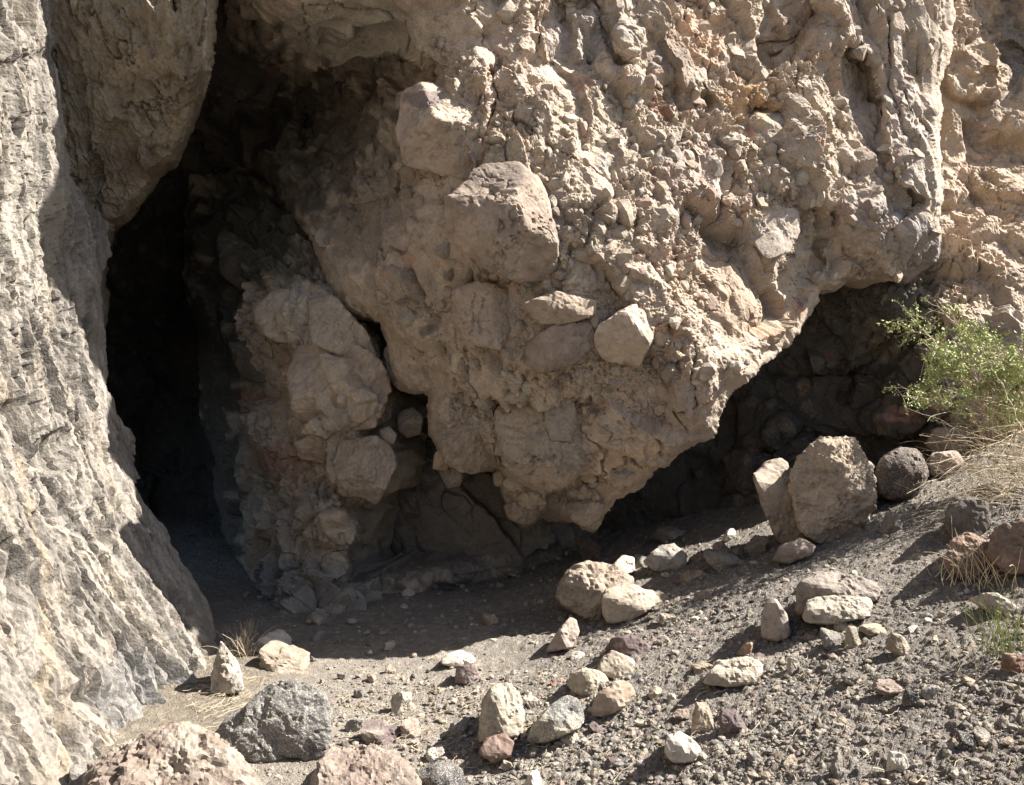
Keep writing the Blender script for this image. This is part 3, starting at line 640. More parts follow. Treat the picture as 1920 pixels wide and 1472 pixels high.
def loose_rock(name, cx, base, wp, hp, col, label, second=None, seed=1, sub=4, rough=.7, mat=None, group=None, cat='rock', sink=.38, depthr=.85, tilt=0, n=11, d=None, flat=0):
    """a rock standing on the ground: centre column, base row, width and height in photo pixels"""
    d = d or hit(cx, base-hp*.12)
    W = wp*d/F/2; H = hp*d/F/2; Dp = W*depthr
    rs = np.random.RandomState(seed*7+3); N = []; D = []
    for k in range(n):
        v = rs.normal(size=3); v /= np.linalg.norm(v); N.append(v); D.append(rs.uniform(.55, .85))
    for a in ((1, 0, 0), (-1, 0, 0), (0, 0, 1), (0, 0, -1), (0, 1, 0), (0, -1, 0)): N.append(np.array(a, float)+rs.normal(size=3)*.12); D.append(.98)
    N = [v/np.linalg.norm(v) for v in N]
    dirs, faces = ico(sub); V = dirs*hull(dirs, N, D, 44)[:, None]
    V = V/np.array([np.abs(V[:, 0]).max(), np.abs(V[:, 1]).max(), np.abs(V[:, 2]).max()])
    V = V*np.array([W, Dp, H*(1+sink)])
    if tilt: t = math.radians(tilt); V = np.stack([V[:, 0]*math.cos(t)-V[:, 2]*math.sin(t), V[:, 1], V[:, 0]*math.sin(t)+V[:, 2]*math.cos(t)], 1)
    size = max(W, H); V, Pn = rock_surface(V, seed, size, rough)
    o = link(name, V, faces, mat or M_ROCK, cols=rock_color(Pn, V, col, seed, second))
    x = (cx-CX)/F*d; o.location = (x, d, EYE-(base-CY)/F*d+H*(1-sink))
    tag(o, label, cat, group); return o

# embedded in the cliff
EMB = 'embedded boulders in the overhang'
def near(poly, d):
    # rest each boulder in the finished surface behind it
    q = np.array(poly, float); cx_, cy_ = (q.max(0)+q.min(0))/2; r_ = max(np.ptp(q[:, 0]), np.ptp(q[:, 1]))*.45
    best = []
    for k in ('cliff', 'rock_pillar'):
        fx, fy, fp, fn, fs, _ = FRONT[k]; m = (abs(fx-cx_) < r_) & (abs(fy-cy_) < r_)
        if m.sum() > 30: best.append(float(np.median(fp[m, 1])))
    return min(best) if best else d
EMBP = []
def emb(poly, d, thick, label, **k): EMBP.append(poly); return outline_rock('embedded_boulder', poly, near(poly, d)-thick*k.pop('out', .08), thick, label, 'boulder', group=EMB, grow=1.09, **k)
emb([(757, 172), (800, 158), (898, 186), (915, 222), (908, 270), (888, 336), (830, 325), (762, 305), (748, 240)], 4.86, .20, 'angular pale boulder jutting from the overhang with sunlit top and hooked lower corner', base=(.40, .34, .275), second='purple', amt=.2,
    fronts=[(.4, .75, .78), (-.3, -.8, .74), (.5, -.5, .85), (-.9, .3, .9)], out=.45, sub=6, stain=[(795, 185, 38, 16, (.15, .12, .115), .8)], seed=3, rough=.35, p=30)
emb([(845, 380), (905, 308), (972, 308), (1012, 350), (1038, 430), (1040, 490), (1030, 527), (955, 520), (885, 480), (842, 430)], 4.76, .21, 'largest smooth grey boulder set in the overhang, rounded with a dark stained top', base=(.33, .275, .225), second=(.21, .17, .145), amt=.6,
    fronts=[(-.15, -.05, .8), (.9, .45, 1.0), (-.1, .7, .95), (-.6, -.5, .95), (.3, -.8, 1.)], out=.75, sub=6, stain=[(930, 325, 75, 28, (.15, .12, .10), .8)], seed=5, rough=.25, p=24)
emb([(852, 545), (900, 530), (962, 548), (966, 590), (940, 652), (880, 640), (848, 600)], 4.88, .15, 'smooth tan boulder with two vertical cracks below the largest smooth grey boulder', base=(.33, .275, .225), fronts=[(0, -.1, .95), (.7, 0, 1.1), (-.6, -.3, 1.1)], out=.15, sub=6, lines=[[(893, 550), (884, 580), (889, 600), (882, 625)], [(905, 555), (906, 575), (896, 592), (902, 625)]], seed=7, rough=.3, p=12)
emb([(985, 570), (1040, 548), (1115, 565), (1108, 590), (1060, 608), (1015, 606)], 4.74, .12, 'flattish tan stone with a smooth face wedged above the furrowed brownish grey stone', base=(.33, .275, .21), fronts=[(-.1, -.5, 1), (.2, .3, 1)], seed=8, rough=.4)
emb([(995, 640), (1040, 615), (1110, 608), (1117, 668), (1070, 682), (1030, 712), (992, 685)], 4.84, .12, 'furrowed brownish grey stone with vertical grooves in the shaded underside', base=(.27, .225, .195), second='brown', fronts=[(-.2, -.2, 1), (.4, -.1, 1.1)], seed=9, rough=.8)
emb([(1128, 600), (1175, 580), (1212, 556), (1232, 560), (1222, 620), (1198, 682), (1135, 672), (1118, 640)], 4.62, .17, 'pale wedge shaped block with a sunlit right face, right of the furrowed brownish grey stone', base=(.42, .365, .30), fronts=[(.9, .55, .95), (-.2, -.3, 1.05), (-.3, -.9, 1.)], seed=11, rough=.4, p=24)
emb([(935, 765), (975, 755), (1028, 760), (1080, 790), (1100, 830), (1090, 880), (1045, 915), (1000, 915), (955, 880), (935, 820)], 5.08, .24, 'large fissured grey boulder low on the overhang', base=(.31, .265, .205), fronts=[(-.25, .2, 1), (.4, 0, 1.), (0, -.7, 1.)], out=.05, sub=6, lines=[[(1022, 755), (1020, 800), (1035, 825), (1075, 830)], [(1080, 760), (1090, 800), (1105, 830)], [(1000, 850), (995, 910)], [(1040, 850), (1048, 880), (1035, 905)], [(950, 800), (985, 812), (1020, 808)]], seed=13, rough=.2+.45, p=12)
emb([(1026, 752), (1074, 752), (1082, 790), (1070, 825), (1035, 822), (1024, 790)], 4.84, .10, 'small squarish grey block resting on the upper right of the large fissured boulder', base=(.29, .265, .23), fronts=[(0, 0, 1), (.5, -.2, 1.1)], seed=15, rough=.35, p=20)
emb([(640, 832), (705, 822), (728, 838), (742, 872), (704, 942), (640, 905), (632, 860)], 5.58, .2, 'knobbly tan boulder hanging at the right edge of the pillar', base=(.33, .285, .225), fronts=[(-.5, .5, .85), (.7, .1, .85), (-.1, -.9, .8)], seed=17, rough=.7, p=40)
emb([(748, 775), (772, 765), (792, 780), (788, 812), (765, 820), (747, 805)], 6.1, .12, 'rounded brown stone hanging in the dark gap right of the pillar', base='mid', seed=18, rough=.4, sub=4)
emb([(712, 806), (730, 800), (744, 815), (738, 832), (716, 830)], 5.7, .07, 'tiny grey stone above the knobbly tan boulder', base='grey', seed=19, rough=.4, sub=4)
emb([(816, 850), (835, 835), (842, 860), (838, 882), (812, 878)], 5.6, .08, 'narrow pale stone at the lower left edge of the overhang, above the round grey stone', base='tan', seed=20, rough=.4, sub=4)
emb([(826, 886), (850, 878), (868, 892), (862, 910), (838, 914)], 5.62, .08, 'round grey stone at the lower left edge of the overhang', base='grey', seed=21, rough=.4, sub=4)
emb([(925, 888), (940, 880), (952, 893), (945, 912), (928, 910)], 5.5, .07, 'small brown stone under the large fissured boulder, to its left', base='tan', seed=22, rough=.4, sub=4)
emb([(478, 575), (520, 545), (560, 548), (580, 590), (570, 640), (520, 640), (485, 615)], 5.95, .18, 'smooth grey boulder at the upper left corner of the pillar', base=(.36, .32, .265), fronts=[(-.3, .3, 1), (.3, 0, 1.)], out=-.12, seed=23, rough=.2+.35)
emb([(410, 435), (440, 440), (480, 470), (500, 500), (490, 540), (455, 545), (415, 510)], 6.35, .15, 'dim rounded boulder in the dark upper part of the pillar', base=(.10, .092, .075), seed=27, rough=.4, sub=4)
emb([(945, 950), (975, 938), (1005, 945), (1008, 972), (985, 984), (955, 972)], 5.62, .12, 'brown knob at the lowest left tip of the overhang', base=(.28, .23, .18), seed=29, rough=.7, sub=4)
emb([(1062, 945), (1095, 938), (1132, 945), (1126, 972), (1100, 988), (1072, 975)], 5.6, .12, 'tan knob at the lowest right tip of the overhang', base=(.3, .25, .19), seed=31, rough=.7, sub=4)
emb([(1405, 415), (1440, 392), (1490, 395), (1502, 425), (1480, 470), (1440, 482), (1412, 450)], 5.0, .07, 'flat light grey stone face set in the sunlit part of the cliff', base=(.37, .335, .30), fronts=[(.1, .25, 1), (.5, .1, 1.05)], out=-.1, seed=33, rough=.4, p=24)

emb([(545, 700), (562, 652), (640, 642), (712, 680), (728, 738), (700, 800), (620, 812), (560, 782)], 5.66, .2, 'largest blocky tan boulder in the middle of the pillar', base=(.40, .335, .27), second='brown', fronts=[(-.3, .5, .85), (.5, -.1, .9), (-.1, -.8, .95)], out=-.12, seed=36, rough=.2+.6, p=22)
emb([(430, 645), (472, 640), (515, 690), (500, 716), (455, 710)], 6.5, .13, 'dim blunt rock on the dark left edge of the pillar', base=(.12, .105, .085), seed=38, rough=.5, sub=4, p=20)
emb([(582, 565), (625, 555), (690, 630), (704, 672), (640, 664), (590, 640)], 5.75, .16, 'grey faceted boulder at the top right of the pillar', base=(.37, .33, .275), second='grey', amt=.4, fronts=[(-.3, .4, .9), (.5, -.2, .9)], out=-.12, seed=40, rough=.2+.5, p=24)
emb([(820, 790), (870, 762), (925, 800), (935, 870), (880, 886), (836, 862)], 5.5, .16, 'wrinkled tan boulder left of the large fissured boulder', base=(.29, .245, .19), out=-.12, seed=42, rough=.2+.9, p=16)

def clasts(name, n, lo, hi, seed, parent, xr, yr, power=2.5):
    fx, fy, fp, fn, fs, fc = FRONT[name]; rs = np.random.RandomState(seed)
    ok = np.where((fx > xr[0]) & (fx < xr[1]) & (fy > yr[0]) & (fy < yr[1]) & (fs > .55) & ((smoothness(fx, fy) < .4) if name == 'cliff' else True))[0]; pick = rs.choice(ok, n)
    dirs, faces = ico(2); m = len(dirs); var = []
    for q in range(16):
        N = rs.normal(size=(9, 3)); N /= np.linalg.norm(N, axis=1)[:, None]; var.append(dirs*hull(dirs, N, rs.uniform(.5, .9, 9), 26)[:, None].clip(.3, 1.25))
    s_ = lo+(hi-lo)*rs.rand(n)**power
    B = np.stack(var)[rs.randint(16, size=n)]*(s_[:, None]*rs.uniform(.6, 1.15, (n, 3)))[:, None, :]
    V = B+(fp[pick]-fn[pick]*(s_*rs.uniform(.15, .6, n))[:, None])[:, None, :]
    pal = np.stack([(.27, .23, .185), (.24, .21, .17), (.30, .26, .21), (.2, .18, .16), (.27, .19, .155), (.16, .12, .105), (.33, .3, .25), (.25, .2, .15)])
    keepc = ~np.any([inside(q_, fx[pick], fy[pick])|(polydist(q_, fx[pick], fy[pick], True)[0] < 5) for q_ in EMBP], axis=0); V = V[keepc]; s_ = s_[keepc]; pick = pick[keepc]; n = len(pick)
    lum = fc[pick].mean(1)/.24; col = (pal[rs.randint(8, size=n)]*rs.uniform(.85, 1.1, n)[:, None])*np.clip(lum, .15, 1.15)[:, None]*.6+fc[pick]*.4
    o = link('clasts', V.reshape(-1, 3), (faces[None]+(np.arange(n)*m)[:, None, None]).reshape(-1, 3), M_CONG, parent=parent, cols=np.repeat(col, m, 0)); o['kind'] = 'stuff'
clasts('cliff', 2000, .010, .085, 3, CLIFF, (560, 1760), (-40, 1000))
clasts('cliff', 1500, .006, .03, 4, CLIFF, (950, 1560), (150, 900), 1.5)
clasts('rock_pillar', 500, .008, .06, 5, PILLAR, (420, 740), (400, 1150))
# loose rocks with drawn outlines
def lr(name, poly, base_py, thick, label, col, back=.9, **k):
    xs = [q[0] for q in poly]; ys = [q[1] for q in poly]; d = hit(sum(xs)/len(xs), base_py)
    return outline_rock(name, poly, d+thick*.25, thick, label, k.pop('cat', 'boulder'), base=col, back=back, group='loose rocks on the ground', **k)
lr('boulder', [(398, 1385), (440, 1342), (500, 1292), (545, 1276), (606, 1300), (622, 1360), (602, 1418), (520, 1428), (450, 1418)], 1405, .22, 'large dark grey speckled boulder with a sloping left side in the left foreground', (.17, .165, .155), second='grey', amt=.5, mat=M_SPECK, fronts=[(.15, .6, 1.), (.1, -.05, .9), (-.8, .5, 1.0)], seed=41, sub=6, rough=.6, p=20)
lr('boulder', [(165, 1480), (180, 1430), (260, 1378), (330, 1352), (400, 1372), (455, 1420), (490, 1475), (480, 1560), (200, 1570)], 1500, .30, 'big pinkish orange boulder cut off by the bottom edge, left of centre', (.27, .195, .15), second='pale', amt=.5, fronts=[(.1, 1.3, .8), (-.2, .1, 1.)], seed=43, sub=6, rough=.9, mat=M_ROCK, p=12)
lr('boulder', [(588, 1450), (620, 1405), (680, 1398), (740, 1415), (775, 1440), (792, 1480), (770, 1560), (600, 1560)], 1520, .24, 'pink rough boulder at the bottom edge right of the dark speckled boulder', (.27, .195, .155), second='pale', amt=.35, fronts=[(.1, 1.4, .85), (0, .1, 1.)], seed=45, sub=6, rough=.8, mat=M_ROCK, p=12)
lr('boulder', [(394, 1298), (402, 1240), (420, 1195), (438, 1192), (448, 1245), (474, 1278), (440, 1300)], 1296, .10, 'pointed upright rock with white crust beside the foot of the slab', (.42, .36, .28), second='white', amt=.8, fronts=[(.3, .4, 1), (-.4, .1, 1.)], seed=47, rough=.9, p=20, mat=M_ROCK)
lr('boulder', [(1045, 1122), (1062, 1070), (1110, 1052), (1165, 1062), (1190, 1090), (1180, 1150), (1130, 1168), (1080, 1152)], 1150, .24, 'large lumpy tan boulder where the slope meets the cave floor', (.36, .285, .21), second='orange', amt=.2, fronts=[(.2, 1., .95), (-.6, -.1, 1.), (.2, -.4, 1.)], seed=49, rough=.9, p=14, mat=M_ROCK)
lr('boulder', [(1130, 1150), (1135, 1105), (1180, 1098), (1222, 1108), (1236, 1130), (1180, 1165), (1145, 1168)], 1158, .16, 'smooth tan slab leaning on the right of the large lumpy tan boulder', (.44, .36, .26), fronts=[(.3, .9, .9), (-.1, -.2, 1.)], seed=51, rough=.3, p=24)
lr('boulder', [(1143, 1068), (1165, 1040), (1188, 1045), (1190, 1070), (1168, 1082)], 1078, .10, 'white topped stone perched behind the large lumpy tan boulder', (.55, .47, .35), fronts=[(.4, .8, 1)], seed=53, rough=.5, sub=4)
lr('boulder', [(1206, 1052), (1235, 1026), (1262, 1020), (1286, 1040), (1284, 1066), (1230, 1072)], 1066, .14, 'grey angular rock behind and right of the large lumpy tan boulder', (.3, .28, .25), second='pale', amt=.5, fronts=[(.1, 1.2, .9), (-.2, -.1, 1)], seed=55, rough=.7, sub=4, p=22)
lr('boulder', [(1484, 905), (1498, 860), (1535, 828), (1600, 822), (1620, 848), (1644, 915), (1632, 962), (1594, 1010), (1528, 1012), (1498, 980)], 1005, .30, 'biggest round tan boulder standing on the slope under the right overhang', (.44, .33, .225), second='pale', amt=.4, fronts=[(.5, .5, .82), (-.5, .1, .85), (.2, -.5, .85)], seed=57, sub=6, rough=.9, p=20, mat=M_ROCK)
lr('boulder', [(1412, 892), (1440, 865), (1478, 868), (1494, 900), (1512, 1012), (1482, 1026), (1456, 1012)], 1018, .20, 'upright tan boulder with a pale top leaning left of the biggest round boulder', (.36, .285, .21), second='grey', amt=.5, fronts=[(.3, 1.1, 1.25), (-.1, -.35, 1.)], seed=59, rough=.5, p=18)
lr('boulder', [(1640, 905), (1650, 862), (1690, 838), (1722, 845), (1740, 880), (1728, 918), (1695, 943), (1655, 935)], 938, .22, 'round dark brown boulder right of the biggest tan boulder', (.13, .095, .085), second='grey', amt=.35, fronts=[(.2, .6, 1.), (-.2, -.3, 1)], seed=61, rough=.9, p=10, mat=M_SPECK)
lr('boulder', [(1738, 880), (1748, 850), (1790, 845), (1808, 866), (1790, 892), (1748, 895)], 890, .14, 'pinkish block with a sunlit face beside the bush', (.42, .29, .23), fronts=[(.2, .7, 1.), (-.3, -.2, 1.)], seed=63, rough=.5, sub=4)
lr('boulder', [(1736, 838), (1750, 803), (1790, 798), (1822, 812), (1815, 840), (1760, 850)], 860, .16, 'flat topped brown rock behind the pinkish block beside the bush', (.3, .24, .19), second='orange', amt=.4, fronts=[(.1, 1.2, .9), (-.3, -.3, 1.)], seed=65, rough=.6, sub=4)
lr('boulder', [(1507, 1160), (1516, 1125), (1545, 1119), (1600, 1118), (1630, 1122), (1632, 1150), (1622, 1172), (1570, 1170), (1530, 1180)], 1170, .13, 'long pitted pale tan block lying on the middle of the slope', (.42, .365, .275), second='white', amt=.3, fronts=[(.1, .9, .9), (-.1, -.2, 1.)], seed=67, rough=.9, p=20, mat=M_ROCK)
lr('boulder', [(1494, 1150), (1500, 1092), (1530, 1076), (1600, 1078), (1650, 1095), (1640, 1125), (1560, 1150)], 1150, .16, 'weathered grey brown rock half buried behind the long pitted block', (.27, .225, .19), fronts=[(.1, 1.6, .8), (-.2, 0, 1.)], seed=69, rough=.8, p=14, mat=M_ROCK)
lr('boulder', [(1428, 1195), (1430, 1150), (1438, 1124), (1455, 1123), (1474, 1150), (1482, 1190), (1462, 1202)], 1196, .11, 'upright pinkish grey stone left of the long pitted block', (.36, .29, .25), second='pale', amt=.4, fronts=[(.5, .3, 1.), (-.5, 0, 1.)], seed=71, rough=.6, sub=4, p=20)
lr('boulder', [(1316, 1280), (1330, 1262), (1345, 1240), (1400, 1234), (1425, 1240), (1428, 1262), (1412, 1280), (1365, 1287)], 1278, .11, 'long pale tan block with a flat top lower left of the upright pinkish stone', (.44, .375, .28), fronts=[(.1, .9, .9), (-.1, -.3, 1.)], seed=73, rough=.6, p=20, mat=M_ROCK)
lr('boulder', [(990, 1388), (1000, 1362), (1030, 1325), (1060, 1305), (1085, 1312), (1096, 1345), (1080, 1375), (1040, 1385), (1010, 1398)], 1382, .15, 'dark grey boulder with a yellowish grainy top among the front stones', (.17, .17, .165), second=(.42, .38, .27), amt=.9, fronts=[(.3, 1., 1.), (-.2, -.2, 1.)], seed=75, rough=.4, p=18, mat=M_SPECK)
lr('boulder', [(898, 1390), (905, 1320), (922, 1288), (955, 1282), (972, 1300), (984, 1340), (975, 1375), (930, 1390)], 1385, .14, 'upright cream and yellow rock left of the dark grainy topped boulder', (.41, .36, .26), second='grey', amt=.5, fronts=[(.4, .5, 1.), (-.6, .1, 1.)], seed=77, rough=.8, p=16, mat=M_ROCK)
lr('boulder', [(898, 1412), (912, 1384), (945, 1375), (964, 1392), (955, 1420), (925, 1430)], 1424, .09, 'reddish brown stone in front of the upright cream rock', (.24, .15, .115), seed=79, rough=.5, sub=4, fronts=[(.1, .7, 1.), (0, -.3, 1)])
lr('boulder', [(1062, 1285), (1075, 1260), (1110, 1254), (1138, 1265), (1146, 1290), (1120, 1308), (1080, 1300)], 1304, .10, 'oval yellowish tan rough stone above the dark grainy topped boulder', (.42, .35, .24), seed=81, rough=.6, sub=4, p=9, mat=M_ROCK)
lr('boulder', [(1108, 1340), (1118, 1305), (1150, 1278), (1180, 1280), (1192, 1300), (1165, 1330), (1135, 1345)], 1338, .10, 'orange stained tan rock right of the dark grainy topped boulder', (.38, .29, .21), second='orange', amt=.6, seed=83, rough=.7, sub=4, fronts=[(.2, .9, 1), (-.5, 0, 1)])
lr('boulder', [(1119, 1262), (1128, 1235), (1150, 1220), (1172, 1228), (1190, 1240), (1186, 1262), (1160, 1276)], 1270, .10, 'knobbly tan rock just below the dark purple rock', (.42, .35, .26), seed=85, rough=.7, sub=4)
lr('boulder', [(1135, 1218), (1150, 1196), (1190, 1192), (1222, 1212), (1218, 1234), (1160, 1240)], 1234, .10, 'dark purple pitted rock on the lower slope', (.15, .105, .105), seed=87, rough=.9, sub=4, mat=M_ROCK)
lr('boulder', [(1022, 1222), (1045, 1185), (1068, 1158), (1080, 1162), (1086, 1185), (1072, 1215)], 1218, .09, 'slanting pointed pink stone rising at the foot of the slope', (.38, .29, .24), seed=89, rough=.7, sub=4, fronts=[(.4, .5, 1), (-.6, .1, 1)], p=20)
lr('boulder', [(1246, 1410), (1252, 1380), (1275, 1372), (1302, 1388), (1314, 1408), (1300, 1428), (1262, 1430)], 1426, .09, 'bright whitish chunk of rock on the front slope', (.50, .46, .385), seed=91, rough=.4, sub=4, p=20, fronts=[(.2, .9, 1), (-.2, 0, 1)])
lr('boulder', [(825, 1243), (835, 1228), (862, 1219), (888, 1230), (893, 1243), (870, 1250), (840, 1250)], 1248, .08, 'whitish dome shaped stone on the flat cave floor', (.62, .57, .47), seed=93, rough=.2, sub=4, p=8)
lr('boulder', [(852, 1282), (858, 1248), (892, 1246), (900, 1268), (885, 1284)], 1280, .06, 'purple veined stone directly in front of the whitish dome', (.26, .19, .18), seed=95, rough=.3, sub=4)
lr('boulder', [(1770, 1060), (1785, 1010), (1815, 998), (1850, 1015), (1852, 1050), (1835, 1085), (1795, 1080)], 1078, .16, 'rough orange red boulder at the right edge of the slope', (.33, .205, .14), second='brown', amt=.4, seed=97, rough=1., p=12, mat=M_ROCK)
lr('boulder', [(1850, 1040), (1865, 990), (1920, 975), (1980, 1000), (1990, 1060), (1900, 1080)], 1070, .22, 'large rusty red boulder behind dry grass at the right edge', (.24, .145, .105), second='brown', amt=.5, seed=99, rough=.9, p=12, mat=M_ROCK)
lr('boulder', [(1770, 985), (1778, 950), (1815, 930), (1850, 942), (1858, 985), (1830, 1010), (1790, 1010)], 1005, .16, 'dark grey brown boulder above the rough orange red boulder', (.15, .125, .10), second='grey', amt=.4, seed=101, rough=.7, sub=4, mat=M_ROCK)
lr('boulder', [(1448, 1050), (1465, 1022), (1500, 1010), (1528, 1022), (1522, 1040), (1480, 1058)], 1052, .12, 'pinkish rock at the foot of the upright tan boulder', (.38, .28, .22), seed=103, rough=.6, sub=4, fronts=[(.1, 1., 1), (-.2, -.2, 1)])

# loose rocks from a table: centre x, base y, width, height, colour, label
T = [
 (520, 1216, 74, 26, 'white', 'flat white crusted rock at the edge of the cave shadow'), (540, 1256, 120, 34, 'tan', 'low half buried tan rock behind the dark speckled boulder'),
 (585, 1243, 22, 16, 'dark', 'small dark stone right of the low half buried tan rock'), (750, 1330, 50, 36, 'pale', 'cream angular stone left of the upright cream rock'),
 (825, 1478, 96, 56, 'dark', 'dark grey pitted rock at the bottom edge beside the pink rough boulder'), (720, 1384, 84, 32, 'purple', 'long dark purple rock behind the pink rough boulder'),
 (775, 1378, 46, 28, 'pink', 'pinkish stone at the right end of the long dark purple rock'), (857, 1378, 42, 32, 'grey', 'light grey angular stone left of the upright cream rock base'),
 (815, 1420, 38, 20, 'white', 'flat white stone behind the dark grey pitted rock'), (1047, 1292, 36, 22, 'red', 'small dark red stone left of the oval yellowish stone'),
 (1574, 1184, 32, 26, 'tan', 'tan stone leaning against the front of the long pitted block'), (1558, 1216, 38, 36, 'grey', 'grey green angular stone in front of the long pitted block'),
 (1597, 1216, 36, 42, 'yellow', 'yellowish rounded stone right of the grey green angular stone'), (1688, 1224, 42, 32, 'tan', 'faceted tan stone alone on the gravel right of the long pitted block'),
 (1712, 1186, 24, 14, 'white', 'tiny bright white stone behind the faceted tan stone'), (1321, 1262, 42, 28, 'tan', 'oval tan stone touching the left end of the flat topped pale block'),
 (1487, 1256, 26, 32, 'pale', 'small pale pointed stone right of the flat topped pale block'), (1402, 1226, 50, 26, 'orange', 'orange brown stone between the flat topped pale block and the upright pinkish stone'),
 (1418, 1250, 40, 26, 'purple', 'purple stone at the right end of the flat topped pale block'), (1657, 1300, 50, 22, 'pink', 'small pinkish stone on the dark gravel'),
 (1712, 1322, 36, 28, 'dark', 'dark pitted stone right of the small pinkish stone'), (1742, 1306, 38, 24, 'grey', 'grey stone behind the dark pitted stone'),
 (1318, 1368, 46, 46, 'tan', 'tan grey angular stone left of the flat purple stone'), (1378, 1370, 56, 36, 'purple', 'flat purple stone with a pale corner on the front slope'),
 (1418, 1042, 44, 40, 'brown', 'brown rock at the left foot of the upright tan boulder'), (1383, 1046, 36, 30, 'brown', 'second dark rock in the pile left of the upright tan boulder'),
 (1352, 1042, 38, 32, 'pink', 'pinkish brown rock at the back of the small rock pile'), (1357, 1066, 70, 30, 'grey', 'flat greyish rock lying in front of the small rock pile'),
 (1315, 1056, 40, 32, 'brown', 'leftmost brown rock of the small rock pile'), (1366, 1014, 30, 22, 'white', 'white pointed stone behind the small rock pile'), 
 (1670, 1000, 42, 40, 'grey', 'grey wedge shaped stone on the slope below the round dark brown boulder'), (1872, 1146, 80, 36, 'pale', 'flat pale rock near the right edge'),
 (1107, 1052, 56, 44, 'brown', 'rounded brown stone in the shade behind the large lumpy boulder'), (1255, 1012, 74, 24, 'grey', 'flat grey stone deep in shade under the overhang'),
 (1572, 1462, 28, 48, 'grey', 'upright grey green stone near the bottom edge, below the flat purple stone'), (1685, 1446, 40, 42, 'white', 'whitish leaning stone near the bottom edge of the right slope'),
 (1812, 1402, 34, 26, 'dark', 'dark grey pitted stone at the lower right'), (1838, 1388, 38, 28, 'grey', 'grey stone touching the dark pitted stone at the lower right'),
 (1905, 1262, 52, 44, 'red', 'dark red brown rock at the right edge below the green sprig'), (1000, 1482, 40, 34, 'white', 'white stone cut off by the bottom edge near the centre'),
 (1316, 1126, 34, 24, 'pink', 'pink stone alone on the slope right of the smooth tan slab'), (1250, 1170, 38, 24, 'tan', 'tan stone in front of the smooth tan slab'),
 (1072, 1395, 40, 20, 'pale', 'pale chips in front of the dark grainy topped boulder'), (1270, 1262, 30, 18, 'grey', 'grey stone on the slope between the knobbly rock and the flat topped pale block'),
 (1640, 1186, 66, 14, 'yellow', 'flat yellowish stone flush with the gravel right of the long pitted block'), (668, 1368, 40, 22, 'grey', 'small grey stone just right of the dark speckled boulder'),
 (1140, 1300, 30, 24, 'pale', 'pale stone between the oval stone and the orange stained rock'), (1000, 1330, 32, 28, 'pale', 'pale stone behind the dark grainy topped boulder'),
 (1085, 1236, 30, 18, 'white', 'bright white chip left of the knobbly tan rock'), (1230, 1128, 60, 22, 'tan', 'low tan rock at the right tip of the smooth tan slab'),
 (1298, 1086, 50, 20, 'brown', 'low brown stone in front of the rock pile shadow'), (385, 1296, 20, 12, 'pink', 'small pinkish pebble between the slab foot and the pointed crusted rock'),
 (160, 1480, 80, 60, 'grey', 'grey slaty chunk at the foot of the slab by the bottom edge'), (1860, 930, 60, 30, 'brown', 'brown stone under the dry grass'), 
 (1480, 1440, 30, 20, 'tan', 'small tan stone at the bottom of the front slope'), (1200, 1062, 34, 26, 'grey', 'small grey stone tucked behind the white topped stone'),
 (730, 1262, 24, 16, 'tan', 'small tan stone on the flat floor left of the whitish dome'), (598, 1196, 26, 14, 'grey', 'small grey stone on the edge of the shadow right of the flat white crusted rock'),
 (1540, 1380, 26, 16, 'white', 'small white stone on the dark gravel above the upright grey green stone'), (935, 1105, 22, 14, 'grey', 'small grey stone just inside the shadow edge'),
]
anch = []
for k, (x, b, ww, hh, c, lab) in enumerate(T):
    loose_rock('rock' if max(ww, hh) > 34 else 'stone', x, b, ww, hh, c, lab, seed=k+200, sub=4, rough=.6+.3*(k % 3)/2, second=['grey', 'pale', 'tan', None][k % 4], cat='stone', n=9+k % 5, flat=0, tilt=(k*37 % 30)-15, mat=M_SPECK if c == 'dark' else None, group='loose rocks on the ground')

# scattered single stones, then the fine gravel
ANCH = [((545, 1350), 'the dark speckled boulder'), ((340, 1420), 'the big pinkish orange boulder'), ((690, 1450), 'the pink rough boulder'), ((430, 1250), 'the pointed crusted rock'),
        ((860, 1235), 'the whitish dome'), ((1120, 1110), 'the large lumpy boulder'), ((940, 1340), 'the upright cream rock'), ((1045, 1345), 'the dark grainy topped boulder'),
        ((1180, 1215), 'the dark purple rock'), ((1280, 1400), 'the bright whitish chunk'), ((1375, 1260), 'the flat topped pale block'), ((1570, 1145), 'the long pitted block'), ((1455, 1165), 'the upright pinkish stone'),
        ((1690, 1208), 'the faceted tan stone'), ((1725, 1305), 'the dark pitted stone'), ((1575, 1440), 'the upright grey green stone'), ((1825, 1385), 'the paired dark stones'), ((1810, 1040), 'the rough orange red boulder'),
        ((1560, 920), 'the biggest round boulder'), ((1370, 1345), 'the flat purple stone'), ((1870, 1130), 'the flat pale rock'), ((1300, 1110), 'the lone pink stone'), ((820, 1450), 'the dark pitted bottom rock'), ((750, 1315), 'the cream angular stone')]
rs = np.random.RandomState(12); count = 0; labels = {}
tones = [('grey', 'grey'), ('tan', 'tan'), ('pale', 'pale'), ('dark', 'dark'), ('purple', 'purplish'), ('pink', 'pinkish'), ('white', 'whitish'), ('brown', 'brown'), ('yellow', 'yellowish')]
sizes = {}
occ = [(x, b-hh/2, max(ww, hh)/2) for (x, b, ww, hh, c, l) in T]+[(p[0][0], p[0][1], 45) for p in ANCH]
tries = 0
